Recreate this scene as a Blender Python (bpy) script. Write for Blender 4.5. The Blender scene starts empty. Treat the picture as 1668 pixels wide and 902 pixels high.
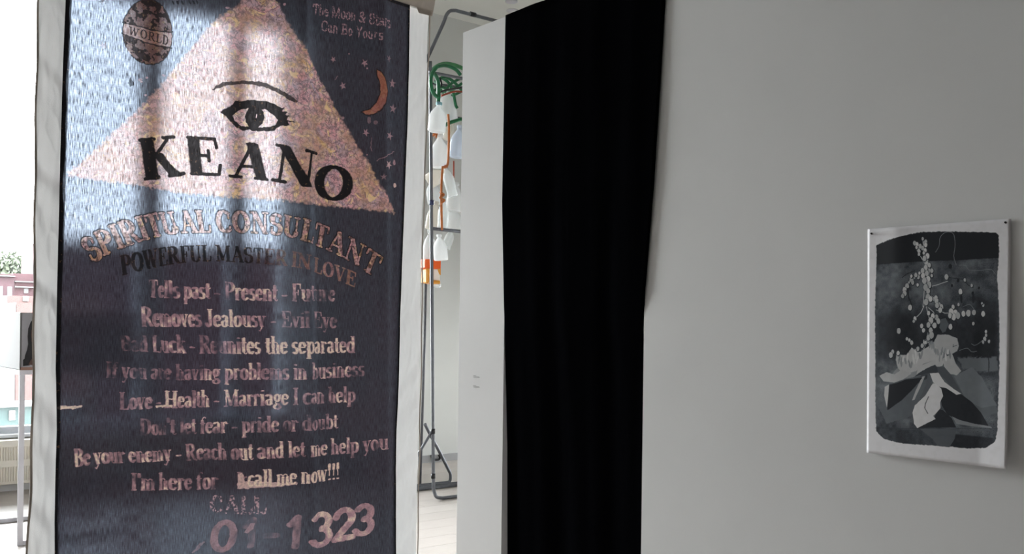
import bpy, math, random
import numpy as np
from mathutils import Vector, Matrix, noise as mnoise

sc = bpy.context.scene
C = sc.collection
random.seed(7)
RNG = np.random.default_rng(11)

# ------------------------------------------------------------------ camera
F_PX, CX, HY, ROLL = 1600.0, 834.0, 529.0, 0.013
EYE = Vector((0, 0, 1.6))
A_R, A_F = 0.777, 0.629
NRM = math.hypot(A_R, A_F)
FWD = Vector((A_F, A_R, 0)) / NRM
RGT = Vector((A_R, -A_F, 0)) / NRM
UPV = Vector((0, 0, 1))
c_r = RGT * math.cos(ROLL) + UPV * math.sin(ROLL)
c_u = UPV * math.cos(ROLL) - RGT * math.sin(ROLL)
cam_d = bpy.data.cameras.new('camera')
cam_d.sensor_width = 36.0
cam_d.lens = F_PX / 1668.0 * 36.0
cam_d.shift_y = (HY - 451.0) / 1668.0
cam_d.clip_start = 0.05
cam_d.clip_end = 2000
cam = bpy.data.objects.new('camera', cam_d)
M = Matrix((c_r, c_u, -FWD)).transposed().to_4x4()
M.translation = EYE
cam.matrix_world = M
C.objects.link(cam)
sc.camera = cam

def ray(px, py):
    """world direction measured for a point of the photograph"""
    return (FWD * F_PX + c_r * (px - CX) + c_u * (HY - py)).normalized()
def onY(px, py, Y):
    d = ray(px, py); return EYE + d * (Y / d.y)
def onX(px, py, X):
    d = ray(px, py); return EYE + d * (X / d.x)

# ------------------------------------------------------------------ light
w = bpy.data.worlds.new('overcast_sky'); sc.world = w; w.use_nodes = True
nt = w.node_tree; nt.nodes.clear()
wo = nt.nodes.new('ShaderNodeOutputWorld'); bg = nt.nodes.new('ShaderNodeBackground')
tc = nt.nodes.new('ShaderNodeTexCoord'); sx = nt.nodes.new('ShaderNodeSeparateXYZ')
cr = nt.nodes.new('ShaderNodeValToRGB')
nt.links.new(tc.outputs['Generated'], sx.inputs[0]); nt.links.new(sx.outputs['Z'], cr.inputs[0])
cr.color_ramp.elements[0].position = 0.0; cr.color_ramp.elements[0].color = (1.0, 0.992, 0.985, 1)
cr.color_ramp.elements[1].position = 1.0; cr.color_ramp.elements[1].color = (0.90, 0.94, 1.0, 1)
nt.links.new(cr.outputs[0], bg.inputs[0]); nt.links.new(bg.outputs[0], wo.inputs[0])
bg.inputs[1].default_value = 38.0
sc.view_settings.view_transform = 'Standard'
sc.view_settings.look = 'None'
sc.view_settings.exposure = 0.0
sc.view_settings.gamma = 1.0
sc.view_settings.use_curve_mapping = False
sc.cycles.max_bounces = 10
sc.cycles.diffuse_bounces = 6
sc.cycles.transparent_max_bounces = 16
sc.cycles.caustics_reflective = False
sc.cycles.caustics_refractive = False
sc.cycles.sample_clamp_indirect = 6

WIN_Y, WALLR_Y, CEIL = 10.0, 9.4, 5.18
SILL, HEAD = 0.53, 4.85
WX0, WX1 = 0.5, 4.9          # window run along the back wall
RY0, RY1 = 6.3, 9.0           # span of the added window in the right wall
LEFT_X = -6.0
def portal(name, loc, rot, sx_, sy_):
    l = bpy.data.lights.new(name, 'AREA'); l.shape = 'RECTANGLE'; l.size = sx_; l.size_y = sy_
    l.cycles.is_portal = True
    o = bpy.data.objects.new(name, l); o.location = loc; o.rotation_euler = rot; C.objects.link(o)
portal('daylight_portal', ((WX0 + WX1) / 2, WIN_Y + 0.16, (SILL + HEAD) / 2), (math.radians(-90), 0, 0), WX1 - WX0, HEAD - SILL)
RIGHT_X = 9.0            # wall beyond the booth; its unseen window is added to brighten the far area
R_SILL, R_HEAD = 0.53, 1.15
portal('daylight_portal.001', (RIGHT_X + 0.16, (RY0 + RY1) / 2, (R_SILL + R_HEAD) / 2), (math.radians(90), 0, math.radians(90)), RY1 - RY0, R_HEAD - R_SILL)  # sky portal for the added right-wall window

# ------------------------------------------------------------------ materials
def nodes(name):
    m = bpy.data.materials.new(name); m.use_nodes = True
    n = m.node_tree; n.nodes.clear()
    out = n.nodes.new('ShaderNodeOutputMaterial')
    return m, n, out
def mat(name, col, rough=0.6, metal=0.0, var=0.0, vscale=8.0, bump=0.0, bscale=200.0, spec=0.4, transl=0.0, stretch=(1, 1, 1), col2=None):
    m, n, out = nodes(name)
    b = n.nodes.new('ShaderNodeBsdfPrincipled')
    b.inputs['Base Color'].default_value = (*col, 1)
    b.inputs['Roughness'].default_value = rough
    b.inputs['Metallic'].default_value = metal
    b.inputs['Specular IOR Level'].default_value = spec
    t = n.nodes.new('ShaderNodeTexCoord'); mp = n.nodes.new('ShaderNodeMapping')
    mp.inputs['Scale'].default_value = stretch
    n.links.new(t.outputs['Object'], mp.inputs[0])
    if var > 0 or col2:
        no = n.nodes.new('ShaderNodeTexNoise'); no.inputs['Scale'].default_value = vscale; no.inputs['Detail'].default_value = 4
        r = n.nodes.new('ShaderNodeValToRGB')
        r.color_ramp.elements[0].position = 0.3; r.color_ramp.elements[1].position = 0.7
        c2 = col2 or tuple(min(1, c * (1 + var)) for c in col)
        r.color_ramp.elements[0].color = (*[c * (1 - var) for c in col], 1)
        r.color_ramp.elements[1].color = (*c2, 1)
        n.links.new(mp.outputs[0], no.inputs['Vector']); n.links.new(no.outputs[0], r.inputs[0])
        n.links.new(r.outputs[0], b.inputs['Base Color'])
    if bump > 0:
        nb = n.nodes.new('ShaderNodeTexNoise'); nb.inputs['Scale'].default_value = bscale
        bp = n.nodes.new('ShaderNodeBump'); bp.inputs['Strength'].default_value = bump; bp.inputs['Distance'].default_value = 0.002
        n.links.new(mp.outputs[0], nb.inputs['Vector']); n.links.new(nb.outputs[0], bp.inputs['Height'])
        n.links.new(bp.outputs[0], b.inputs['Normal'])
    sh = b.outputs[0]
    if transl > 0:
        tr = n.nodes.new('ShaderNodeBsdfTranslucent'); tr.inputs[0].default_value = (*col, 1)
        mx = n.nodes.new('ShaderNodeMixShader'); mx.inputs[0].default_value = transl
        n.links.new(b.outputs[0], mx.inputs[1]); n.links.new(tr.outputs[0], mx.inputs[2]); sh = mx.outputs[0]
    n.links.new(sh, out.inputs[0])
    return m

M_WALL = mat('matte_white_wall_paint', (0.80, 0.805, 0.805), 0.85, var=0.015, vscale=3, bump=0.05, bscale=300, spec=0.2)
M_WALL_FAR = mat('far_wall_paint', (0.72, 0.73, 0.71), 0.85, var=0.015, vscale=3, spec=0.2)
M_GREYWALL = mat('charcoal_wall_paint', (0.10, 0.10, 0.10), 0.9, var=0.05, vscale=3, spec=0.1)
M_CEIL = mat('ceiling_paint', (0.86, 0.86, 0.82), 0.9, var=0.02, vscale=2, spec=0.1)
M_DARKROOM = mat('black_painted_wall', (0.006, 0.006, 0.007), 0.9, spec=0.05)
M_BASE = mat('grey_baseboard_paint', (0.42, 0.42, 0.43), 0.5)
M_PLANK = [mat('pale_floor_plank_%s' % s, c, 0.38, var=0.06, vscale=6, stretch=(1.2, 14, 1), spec=0.4)
           for s, c in (('sand', (0.56, 0.505, 0.47)), ('warm', (0.54, 0.49, 0.455)), ('cool', (0.575, 0.525, 0.49)))]
M_SUB = mat('floor_joint', (0.35, 0.31, 0.29), 0.8)
M_FRAME = mat('white_window_metal', (0.84, 0.87, 0.92), 0.4)
M_HEAT = mat('cream_heater_enamel', (0.86, 0.81, 0.72), 0.5, var=0.03)
M_STEEL = mat('dull_grey_steel', (0.13, 0.135, 0.15), 0.42, metal=0.45, var=0.15, vscale=20)
M_STAND = mat('pale_grey_stand_paint', (0.72, 0.71, 0.76), 0.45, var=0.04)
M_BOXW = mat('pale_box_board', (0.28, 0.28, 0.28), 0.6, var=0.02)
M_BOXG = mat('grey_picture_ground', (0.33, 0.32, 0.34), 0.6, var=0.05)
M_HAIR = mat('dark_picture_hair', (0.012, 0.010, 0.012), 0.6, var=0.3, vscale=30)
M_SKIN = mat('dark_picture_skin', (0.10, 0.05, 0.04), 0.6, var=0.3, vscale=30)
M_BROWN = mat('brown_picture_edge', (0.30, 0.17, 0.13), 0.6)
M_MUSLIN = mat('unbleached_muslin', (0.84, 0.83, 0.825), 0.9, var=0.05, vscale=14, bump=0.5, bscale=700, spec=0.05, transl=0.28, stretch=(1, 1, 0.6))
M_HEM = mat('tan_hem_cloth', (0.52, 0.45, 0.39), 0.9, var=0.08, vscale=30, bump=0.3, bscale=900, spec=0.05, transl=0.12)
M_WOOD = mat('dark_rod_wood', (0.12, 0.08, 0.05), 0.6, var=0.2, vscale=20, stretch=(1, 6, 6))
M_WIRE = mat('thin_steel_wire', (0.3, 0.3, 0.3), 0.4, metal=0.8)
M_BLACK = mat('black_velvet_cloth', (0.0022, 0.0023, 0.003), 1.0, var=0.25, vscale=5, spec=0.0, stretch=(1, 3, 0.2))
M_PIN = mat('dark_pin_metal', (0.03, 0.03, 0.03), 0.35, metal=0.6)
M_GREEN = mat('green_rubber_hose', (0.020, 0.14, 0.060), 0.4, var=0.25, vscale=12)
M_GREEN2 = mat('pale_green_rubber_hose', (0.06, 0.22, 0.09), 0.45, var=0.2, vscale=12)
M_BLKHOSE = mat('black_rubber', (0.012, 0.012, 0.014), 0.4)
M_BLUETAPE = mat('pale_blue_tape', (0.22, 0.42, 0.47), 0.5, var=0.1)
M_ORANGE = mat('rust_orange_strap', (0.42, 0.13, 0.035), 0.6, var=0.2, vscale=15)
M_RUST = mat('dark_rust_cord', (0.30, 0.06, 0.03), 0.6, var=0.2)
M_DETORANGE = mat('bright_orange_plastic', (0.80, 0.12, 0.02), 0.35)
M_AMBER = mat('amber_plastic', (0.85, 0.40, 0.07), 0.35, transl=0.2)
M_REDCAP = mat('dull_red_cap', (0.35, 0.10, 0.09), 0.5)
M_NAVY = mat('navy_tape', (0.02, 0.03, 0.09), 0.5)
def plastic(name, col, tr, clear):
    m, n, out = nodes(name)
    b = n.nodes.new('ShaderNodeBsdfPrincipled'); b.inputs['Base Color'].default_value = (*col, 1); b.inputs['Roughness'].default_value = 0.25
    t = n.nodes.new('ShaderNodeBsdfTranslucent'); t.inputs[0].default_value = (*col, 1)
    x = n.nodes.new('ShaderNodeMixShader'); x.inputs[0].default_value = tr
    y = n.nodes.new('ShaderNodeMixShader'); y.inputs[0].default_value = clear
    p = n.nodes.new('ShaderNodeBsdfTransparent'); p.inputs[0].default_value = (0.95, 0.96, 0.96, 1)
    n.links.new(b.outputs[0], x.inputs[1]); n.links.new(t.outputs[0], x.inputs[2])
    n.links.new(x.outputs[0], y.inputs[1]); n.links.new(p.outputs[0], y.inputs[2]); n.links.new(y.outputs[0], out.inputs[0])
    return m
M_MILK = plastic('milky_plastic', (0.86, 0.87, 0.87), 0.35, 0.22)
M_CREAMP = plastic('cream_plastic', (0.80, 0.76, 0.69), 0.3, 0.2)
M_CLEAR = plastic('clear_plastic', (0.85, 0.88, 0.88), 0.3, 0.66)
M_BLUEP = plastic('bluish_plastic', (0.70, 0.76, 0.86), 0.3, 0.3)
def glass_mat():
    m, n, out = nodes('window_glass')
    t = n.nodes.new('ShaderNodeBsdfTransparent'); t.inputs[0].default_value = (0.94, 0.96, 0.96, 1)
    g = n.nodes.new('ShaderNodeBsdfGlossy'); g.inputs['Roughness'].default_value = 0.02
    fr = n.nodes.new('ShaderNodeFresnel'); fr.inputs[0].default_value = 1.45
    x = n.nodes.new('ShaderNodeMixShader')
    n.links.new(fr.outputs[0], x.inputs[0]); n.links.new(t.outputs[0], x.inputs[1]); n.links.new(g.outputs[0], x.inputs[2])
    n.links.new(x.outputs[0], out.inputs[0]); return m
M_GLASS = glass_mat()
M_FARGLASS = mat('far_window_glass', (0.014, 0.018, 0.026), 0.25)
M_BRICK = mat('mauve_brick', (0.03, 0.0125, 0.016), 0.85, var=0.15, vscale=1.5)
M_BRICK2 = mat('red_brick', (0.036, 0.014, 0.017), 0.85, var=0.12, vscale=1.5)
M_SALMON = mat('salmon_brick', (0.05, 0.028, 0.026), 0.85, var=0.05, vscale=1.0)
M_SALMON2 = mat('deep_salmon_brick', (0.047, 0.021, 0.019), 0.85, var=0.05, vscale=1.0)
M_CORNICE = mat('white_cornice', (0.075, 0.072, 0.073), 0.8)
M_STREET = mat('pale_street_concrete', (0.1550, 0.1550, 0.1550), 0.9, var=0.1, vscale=0.3)
M_TEAL = mat('teal_shopfront_paint', (0.0085, 0.024, 0.023), 0.6, var=0.1)
M_LEAF = mat('pale_green_foliage', (0.034, 0.043, 0.024), 0.8, var=0.2, vscale=2.0)
M_TRUNK = mat('grey_brown_bark', (0.12, 0.09, 0.07), 0.9)
M_CAR = mat('white_car_paint', (0.7, 0.7, 0.72), 0.3)
M_TYRE = mat('tyre_rubber', (0.03, 0.03, 0.03), 0.8)
M_OUTLET = mat('small_grey_letters', (0.50, 0.50, 0.50), 0.8)

# ------------------------------------------------------------------ mesh helpers
class MB:
    def __init__(s): s.v = []; s.f = []; s.uv = None
    def box(s, a, b):
        (x0, y0, z0), (x1, y1, z1) = a, b
        k = len(s.v)
        s.v += [(x0, y0, z0), (x1, y0, z0), (x1, y1, z0), (x0, y1, z0), (x0, y0, z1), (x1, y0, z1), (x1, y1, z1), (x0, y1, z1)]
        s.f += [tuple(k + i for i in q) for q in ((0, 3, 2, 1), (4, 5, 6, 7), (0, 1, 5, 4), (1, 2, 6, 5), (2, 3, 7, 6), (3, 0, 4, 7))]
        return s
    def tube(s, pts, r, n=10, cap=True):
        pts = [Vector(p) for p in pts]
        k0 = len(s.v); prev = None
        for i, p in enumerate(pts):
            t = (pts[min(i + 1, len(pts) - 1)] - pts[max(i - 1, 0)]).normalized()
            if prev is None:
                a = t.cross(Vector((0, 0, 1)))
                if a.length < 1e-3: a = t.cross(Vector((1, 0, 0)))
            else:
                a = prev - t * prev.dot(t)
            a.normalize(); prev = a; b = t.cross(a)
            rr = r[i] if isinstance(r, (list, tuple)) else r
            for j in range(n):
                th = 2 * math.pi * j / n
                s.v.append(tuple(p + a * (rr * math.cos(th)) + b * (rr * math.sin(th))))
        for i in range(len(pts) - 1):
            for j in range(n):
                s.f.append((k0 + i * n + j, k0 + i * n + (j + 1) % n, k0 + (i + 1) * n + (j + 1) % n, k0 + (i + 1) * n + j))
        if cap:
            s.f.append(tuple(k0 + j for j in reversed(range(n))))
            e = k0 + (len(pts) - 1) * n
            s.f.append(tuple(e + j for j in range(n)))
        return s
    def lathe(s, prof, n=16, sq=0.0, M=None):
        k0 = len(s.v)
        for (r, z) in prof:
            for j in range(n):
                th = 2 * math.pi * (j + .5) / n
                c, d = math.cos(th), math.sin(th)
                q = (abs(c) ** 4 + abs(d) ** 4) ** -0.25
                rr = r * ((1 - sq) + sq * q)
                p = Vector((rr * c, rr * d, z))
                s.v.append(tuple(M @ p if M else p))
        for i in range(len(prof) - 1):
            for j in range(n):
                s.f.append((k0 + i * n + j, k0 + i * n + (j + 1) % n, k0 + (i + 1) * n + (j + 1) % n, k0 + (i + 1) * n + j))
        s.f.append(tuple(k0 + j for j in reversed(range(n))))
        e = k0 + (len(prof) - 1) * n
        s.f.append(tuple(e + j for j in range(n)))
        return s
    def prism(s, poly, d):
        """poly: 3D points of a planar outline, d: thickness vector"""
        n = len(poly); k = len(s.v); d = Vector(d)
        s.v += [tuple(Vector(p)) for p in poly] + [tuple(Vector(p) + d) for p in poly]
        s.f += [tuple(k + i for i in range(n)), tuple(k + n + i for i in reversed(range(n)))]
        s.f += [(k + i, k + n + i, k + n + (i + 1) % n, k + (i + 1) % n) for i in range(n)]
        return s
    def build(s, name, m, parent=None, smooth=False, bevel=0.0):
        me = bpy.data.meshes.new(name); me.from_pydata([tuple(p) for p in s.v], [], s.f); me.update()
        if m: me.materials.append(m)
        if smooth:
            for p in me.polygons: p.use_smooth = len(p.vertices) == 4
        o = bpy.data.objects.new(name, me); C.objects.link(o)
        if bevel > 0:
            bv = o.modifiers.new('bevel', 'BEVEL'); bv.width = bevel; bv.segments = 2
        if parent:
            o.parent = parent
            o.matrix_parent_inverse = Matrix.Translation(parent.location).inverted()
        return o
def grid(name, fn, nu, nv, m, parent=None, uvfn=None, smooth=True):
    vs, fs, uvs = [], [], []
    for j in range(nv + 1):
        for i in range(nu + 1):
            u, v = i / nu, j / nv
            vs.append(tuple(fn(u, v))); uvs.append(uvfn(u, v) if uvfn else (u, v))
    for j in range(nv):
        for i in range(nu):
            a = j * (nu + 1) + i
            fs.append((a, a + 1, a + nu + 2, a + nu + 1))
    me = bpy.data.meshes.new(name); me.from_pydata(vs, [], fs); me.update()
    ul = me.uv_layers.new(name='print'); 
    li = np.zeros(len(me.loops), dtype=np.int32); me.loops.foreach_get('vertex_index', li)
    ul.data.foreach_set('uv', np.array(uvs, dtype=np.float32)[li].ravel())
    if smooth: me.polygons.foreach_set('use_smooth', [True] * len(fs))
    me.materials.append(m)
    o = bpy.data.objects.new(name, me); C.objects.link(o)
    if parent:
        o.parent = parent
        o.matrix_parent_inverse = Matrix.Translation(parent.location).inverted()
    return o
def empty(name, loc):
    o = bpy.data.objects.new(name, None); o.location = loc; o.empty_display_size = 0.1; C.objects.link(o); return o
def tag(o, label=None, cat=None, group=None, kind=None):
    if label: o['label'] = label
    if cat: o['category'] = cat
    if group: o['group'] = group
    if kind: o['kind'] = kind
    return o
def smoothpath(pts, sub=6):
    pts = [Vector(p) for p in pts]; out = []
    for i in range(len(pts) - 1):
        p0, p1, p2, p3 = pts[max(i - 1, 0)], pts[i], pts[i + 1], pts[min(i + 2, len(pts) - 1)]
        for k in range(sub):
            t = k / sub
            out.append(0.5 * ((2 * p1) + (p2 - p0) * t + (2 * p0 - 5 * p1 + 4 * p2 - p3) * t * t + (3 * p1 - p0 - 3 * p2 + p3) * t ** 3))
    out.append(pts[-1]); return out
def lerp_keys(keys, t):
    keys = sorted(keys)
    return float(np.interp(t, [k[0] for k in keys], [k[1] for k in keys]))

# ------------------------------------------------------------------ room shell
RX, FY = 9.0, -3.0
def slab(name, a, b, m, parent=None):
    o = MB().box(a, b).build(name, m, parent)
    if not parent: o['kind'] = 'structure'
    return o
floor = slab('floor', (LEFT_X - .3, FY - .3, -0.20), (RX + .3, WIN_Y + .3, -0.02), M_SUB)
ceiling = slab('ceiling', (LEFT_X - .3, FY - .3, CEIL), (RX + .3, WIN_Y + .3, CEIL + .2), M_CEIL)
PW, PL = 0.26, 3.05
pm = []
for m_ in M_PLANK:
    me = bpy.data.meshes.new('plank'); b_ = MB().box((0.0015, 0.0015, -0.02), (PL - .0015, PW - .0015, 0.0))
    me.from_pydata(b_.v, [], b_.f); me.materials.append(m_); pm.append(me)
row = 0; y = FY
while y < WIN_Y - 0.01:
    off = (row * 1.13) % PL
    x = LEFT_X - off if off else LEFT_X
    while x < RX:
        o = bpy.data.objects.new('plank', pm[random.randrange(3)]); C.objects.link(o)
        o.location = (x, y, 0); o.parent = floor
        x += PL
    y += PW; row += 1

# back wall: window run on the left, thicker solid wall on the right
wb = slab('wall_back', (LEFT_X - .3, WIN_Y, 0), (WX1, WIN_Y + .3, SILL - .03), M_WALL)
slab('header', (LEFT_X - .3, WIN_Y, HEAD), (WX1, WIN_Y + .3, CEIL), M_WALL, wb)
slab('end_pier', (LEFT_X - .3, WIN_Y, SILL - .03), (WX0, WIN_Y + .3, HEAD), M_WALL, wb)
slab('solid_section', (WX1, WALLR_Y, 0), (RX + .3, WIN_Y + .3, CEIL), M_WALL_FAR, wb)
bb = slab('baseboard_back', (WX1 + .002, WALLR_Y - .018, 0.0), (RX, WALLR_Y, 0.085), M_BASE)
slab('wall_left', (LEFT_X - .3, FY, 0), (LEFT_X, WIN_Y, CEIL), M_GREYWALL)
wr = slab('wall_right', (RX, FY, 0), (RX + .3, WALLR_Y, R_SILL - .03), M_WALL_FAR)
slab('header', (RX, FY, R_HEAD), (RX + .3, WALLR_Y, CEIL), M_WALL_FAR, wr)
slab('pier', (RX, FY, R_SILL - .03), (RX + .3, RY0, R_HEAD), M_WALL_FAR, wr)
slab('pier', (RX, RY1, R_SILL - .03), (RX + .3, WALLR_Y, R_HEAD), M_WALL_FAR, wr)
slab('wall_front', (LEFT_X - .3, FY - .3, 0), (RX + .3, FY, CEIL), M_GREYWALL)

# windows
def window(name, p0, axis, length, mull, label, SILL=SILL, HEAD=HEAD):
    root = empty(name, p0); root['kind'] = 'structure'
    def bx(nm, a0, a1, d0, d1, z0, z1, m, bev=0.0):
        if axis == 'X': a, b = (p0[0] + a0, p0[1] + d0, z0), (p0[0] + a1, p0[1] + d1, z1)
        else: a, b = (p0[0] + d0, p0[1] + a0, z0), (p0[0] + d1, p0[1] + a1, z1)
        return MB().box(a, b).build(nm, m, root, bevel=bev)
    bx('window_sill', 0, length, -.06, .22, SILL - .03, SILL, M_FRAME, .004)
    bx('top_rail', 0, length, .08, .16, HEAD - .07, HEAD, M_FRAME)
    bx('bottom_rail', 0, length, .08, .16, SILL, SILL + .06, M_FRAME)
    edges = [0.0] + [c for c, _ in mull] + [length]
    for c, w_ in mull: bx('mullion', c - w_ / 2, c + w_ / 2, .04, .18, SILL + .06, HEAD - .07, M_FRAME, .004)
    for i in range(len(edges) - 1):
        bx('pane', edges[i], edges[i + 1], .118, .124, SILL + .06, HEAD - .07, M_GLASS)
mull_x = [(1.30, .06), (2.385, .05), (3.39, .20), (4.33, .17)]
window('window_1', (WX0, WIN_Y, SILL), 'X', WX1 - WX0, [(x - WX0, w_) for x, w_ in mull_x], '')
window('window_added', (RX, RY0, R_SILL), 'Y', RY1 - RY0, [(1.1 * i, .06) for i in range(1, 3)], '', R_SILL, R_HEAD)  # added out-of-view window, opening sized for the brightness beyond the booth

# booth with the black curtain
BX, TOP = 3.05, 3.14
OY0, OY1, PY = 2.88, 3.83, 4.21
slab('wall_partition', (BX, FY, 0), (BX + .16, OY0, TOP), M_WALL)
slab('wall_partition_end', (BX, OY1, 0), (BX + .16, PY, TOP), M_WALL)
slab('wall_booth_side', (BX + .16, PY - .14, 0), (5.2, PY, TOP), M_WALL)
slab('wall_booth_back', (5.2, FY, 0), (5.34, PY, TOP), M_WALL)
slab('wall_booth_lining', (5.12, FY, 0), (5.195, PY - .145, TOP - .12), M_DARKROOM)
slab('ceiling_booth', (BX + .17, FY, TOP - .11), (5.195, PY - .15, TOP - .03), M_DARKROOM)
slab('trim_lintel', (BX + .02, OY0, TOP - .22), (BX + .16, OY1, TOP - .001), M_DARKROOM)
slab('floor_booth', (BX + .17, FY, 0.001), (5.11, PY - .15, 0.012), M_DARKROOM)

def curtain(u, v):
    z = 0.03 + (TOP + .004 - .03) * v
    t = max(0.0, min(1.0, (1.75 - z) / 1.75))
    yl = OY1 + lerp_keys([(0, -.006), (1.6, -.004), (2.3, .006), (3.15, .012)], z)
    xl = lerp_keys([(0, BX + .045), (1.0, BX + .028), (1.7, BX - .004), (2.2, BX - .018), (3.15, BX - .006)], z)
    yr = lerp_keys([(0, 2.90), (1.58, 2.90), (1.70, 2.874), (1.80, 2.862), (2.2, 2.822), (2.6, 2.795), (3.15, 2.765)], z)
    xr = lerp_keys([(0, BX + .035), (1.50, BX + .030), (1.62, BX + .004), (1.75, BX - .010), (2.3, BX - .013), (3.0, BX - .009), (3.15, BX - .007)], z)
    e = min(1.0, u * 6, (1 - u) * 4)
    wv = e * (0.010 * math.sin(u * 17 + z * .7) + .006 * math.sin(u * 31 + 1.3 * z)) * (0.3 + .7 * (1 - v))
    return (xl + (xr - xl) * u - 0.008 * e * (0.3 + .7 * (1 - v)) + wv, yl + (yr - yl) * u, z)
cu = grid('black_curtain', curtain, 60, 90, M_BLACK)
sd = cu.modifiers.new('thickness', 'SOLIDIFY'); sd.thickness = 0.003; sd.offset = 0
tag(cu, 'plain black cloth curtain covering the tall opening between the two white wall sections', 'curtain')

# two tiny wall texts
for i, (py_, lab) in enumerate(((613, 'upper of two tiny grey captions on the narrow white wall section'), (629, 'lower of two tiny grey captions on the narrow white wall section'))):
    m_ = MB()
    for (dx, dy, wd) in ((-4, -1.6, 4), (-4, 0, 9), (-3.5, 1.5, 5), (2, 1.4, 4)):
        a = onX(775 + dx, py_ + dy, BX - .001); b = onX(775 + dx + wd, py_ + dy, BX - .001)
        m_.box((BX - .0015, min(a.y, b.y), a.z - .0012), (BX - .0002, max(a.y, b.y), a.z + .0012))
    tag(m_.build('wall_caption', M_OUTLET), lab, 'caption')

# ------------------------------------------------------------------ raster canvas for flat prints
def vnoise(H, W, cell, seed):
    r = np.random.default_rng(seed)
    gh, gw = int(H / cell) + 3, int(W / cell) + 3
    g = r.random((gh, gw)).astype(np.float32)
    yy = np.arange(H) / cell; xx = np.arange(W) / cell
    y0 = yy.astype(int); x0 = xx.astype(int); fy = (yy - y0)[:, None]; fx = (xx - x0)[None, :]
    fy = fy * fy * (3 - 2 * fy); fx = fx * fx * (3 - 2 * fx)
    a = g[y0][:, x0]; b = g[y0][:, x0 + 1]; c = g[y0 + 1][:, x0]; d = g[y0 + 1][:, x0 + 1]
    return ((a * (1 - fx) + b * fx) * (1 - fy) + (c * (1 - fx) + d * fx) * fy).astype(np.float32)
class Canvas:
    def __init__(s, a0, a1, z0, z1, ppm, seed=3):
        s.a0, s.z0, s.ppm = a0, z0, ppm
        s.W = int((a1 - a0) * ppm); s.H = int((z1 - z0) * ppm)
        s.a1 = a0 + s.W / ppm; s.z1 = z0 + s.H / ppm
        s.nx = vnoise(s.H, s.W, 9, seed) - .5; s.ny = vnoise(s.H, s.W, 7, seed + 1) - .5
        s.fine = vnoise(s.H, s.W, 2.2, seed + 2)
    def new(s): return np.zeros((s.H, s.W), np.float32)
    def box(s, pts, pad):
        p = np.asarray(pts); x0 = max(0, int(p[:, 0].min() - pad)); x1 = min(s.W, int(p[:, 0].max() + pad) + 2)
        y0 = max(0, int(p[:, 1].min() - pad)); y1 = min(s.H, int(p[:, 1].max() + pad) + 2)
        if x1 <= x0 or y1 <= y0: return None
        return slice(y0, y1), slice(x0, x1)
    def xy(s, bx, rag):
        yy, xx = np.mgrid[bx[0], bx[1]].astype(np.float32)
        return xx + s.nx[bx] * rag, yy + s.ny[bx] * rag
    def stroke(s, ch, pts, nx, ny, val=1.0, rag=1.5):
        pts = np.asarray(pts, np.float32)
        for i in range(len(pts) - 1):
            a, b = pts[i], pts[i + 1]
            bx = s.box([a, b], max(nx, ny) + 3)
            if bx is None: continue
            X, Y = s.xy(bx, rag)
            X = X / nx; Y = Y / ny; ax, ay, bx_, by_ = a[0] / nx, a[1] / ny, b[0] / nx, b[1] / ny
            dx, dy = bx_ - ax, by_ - ay; L = dx * dx + dy * dy + 1e-9
            t = np.clip(((X - ax) * dx + (Y - ay) * dy) / L, 0, 1)
            d = np.hypot(X - ax - t * dx, Y - ay - t * dy)
            cov = np.clip((1 - d) * min(nx, ny) + .5, 0, 1) * val
            ch[bx] = np.maximum(ch[bx], cov)
    def poly(s, ch, pts, val=1.0, rag=1.5, soft=1.0, mode='max'):
        pts = np.asarray(pts, np.float32); bx = s.box(pts, 3 + soft)
        if bx is None: return
        X, Y = s.xy(bx, rag); ins = np.zeros(X.shape, bool); dm = np.full(X.shape, 1e9, np.float32)
        n = len(pts)
        for i in range(n):
            a, b = pts[i], pts[(i + 1) % n]
            if abs(b[1] - a[1]) > 1e-9:
                c = ((a[1] > Y) != (b[1] > Y)) & (X < (b[0] - a[0]) * (Y - a[1]) / (b[1] - a[1]) + a[0]); ins ^= c
            dx, dy = b - a; L = dx * dx + dy * dy + 1e-9
            t = np.clip(((X - a[0]) * dx + (Y - a[1]) * dy) / L, 0, 1)
            dm = np.minimum(dm, np.hypot(X - a[0] - t * dx, Y - a[1] - t * dy))
        cov = np.clip(np.where(ins, dm, -dm) / soft + .5, 0, 1)
        if mode == 'max': ch[bx] = np.maximum(ch[bx], cov * val)
        elif mode == 'paint': ch[bx] = ch[bx] * (1 - cov) + val * cov
        else: ch[bx] = ch[bx] * (1 - cov * val)
    def image(s, name, chans):
        im = bpy.data.images.new(name, s.W, s.H, alpha=True, float_buffer=False)
        im.colorspace_settings.name = 'Non-Color'; im.alpha_mode = 'CHANNEL_PACKED'
        a = np.ones((s.H, s.W, 4), np.float32)
        for i, c in enumerate(chans): a[..., i] = np.clip(c, 0, 1)
        im.pixels.foreach_set(a.ravel()); im.update(); im.pack()
        return im

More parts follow.
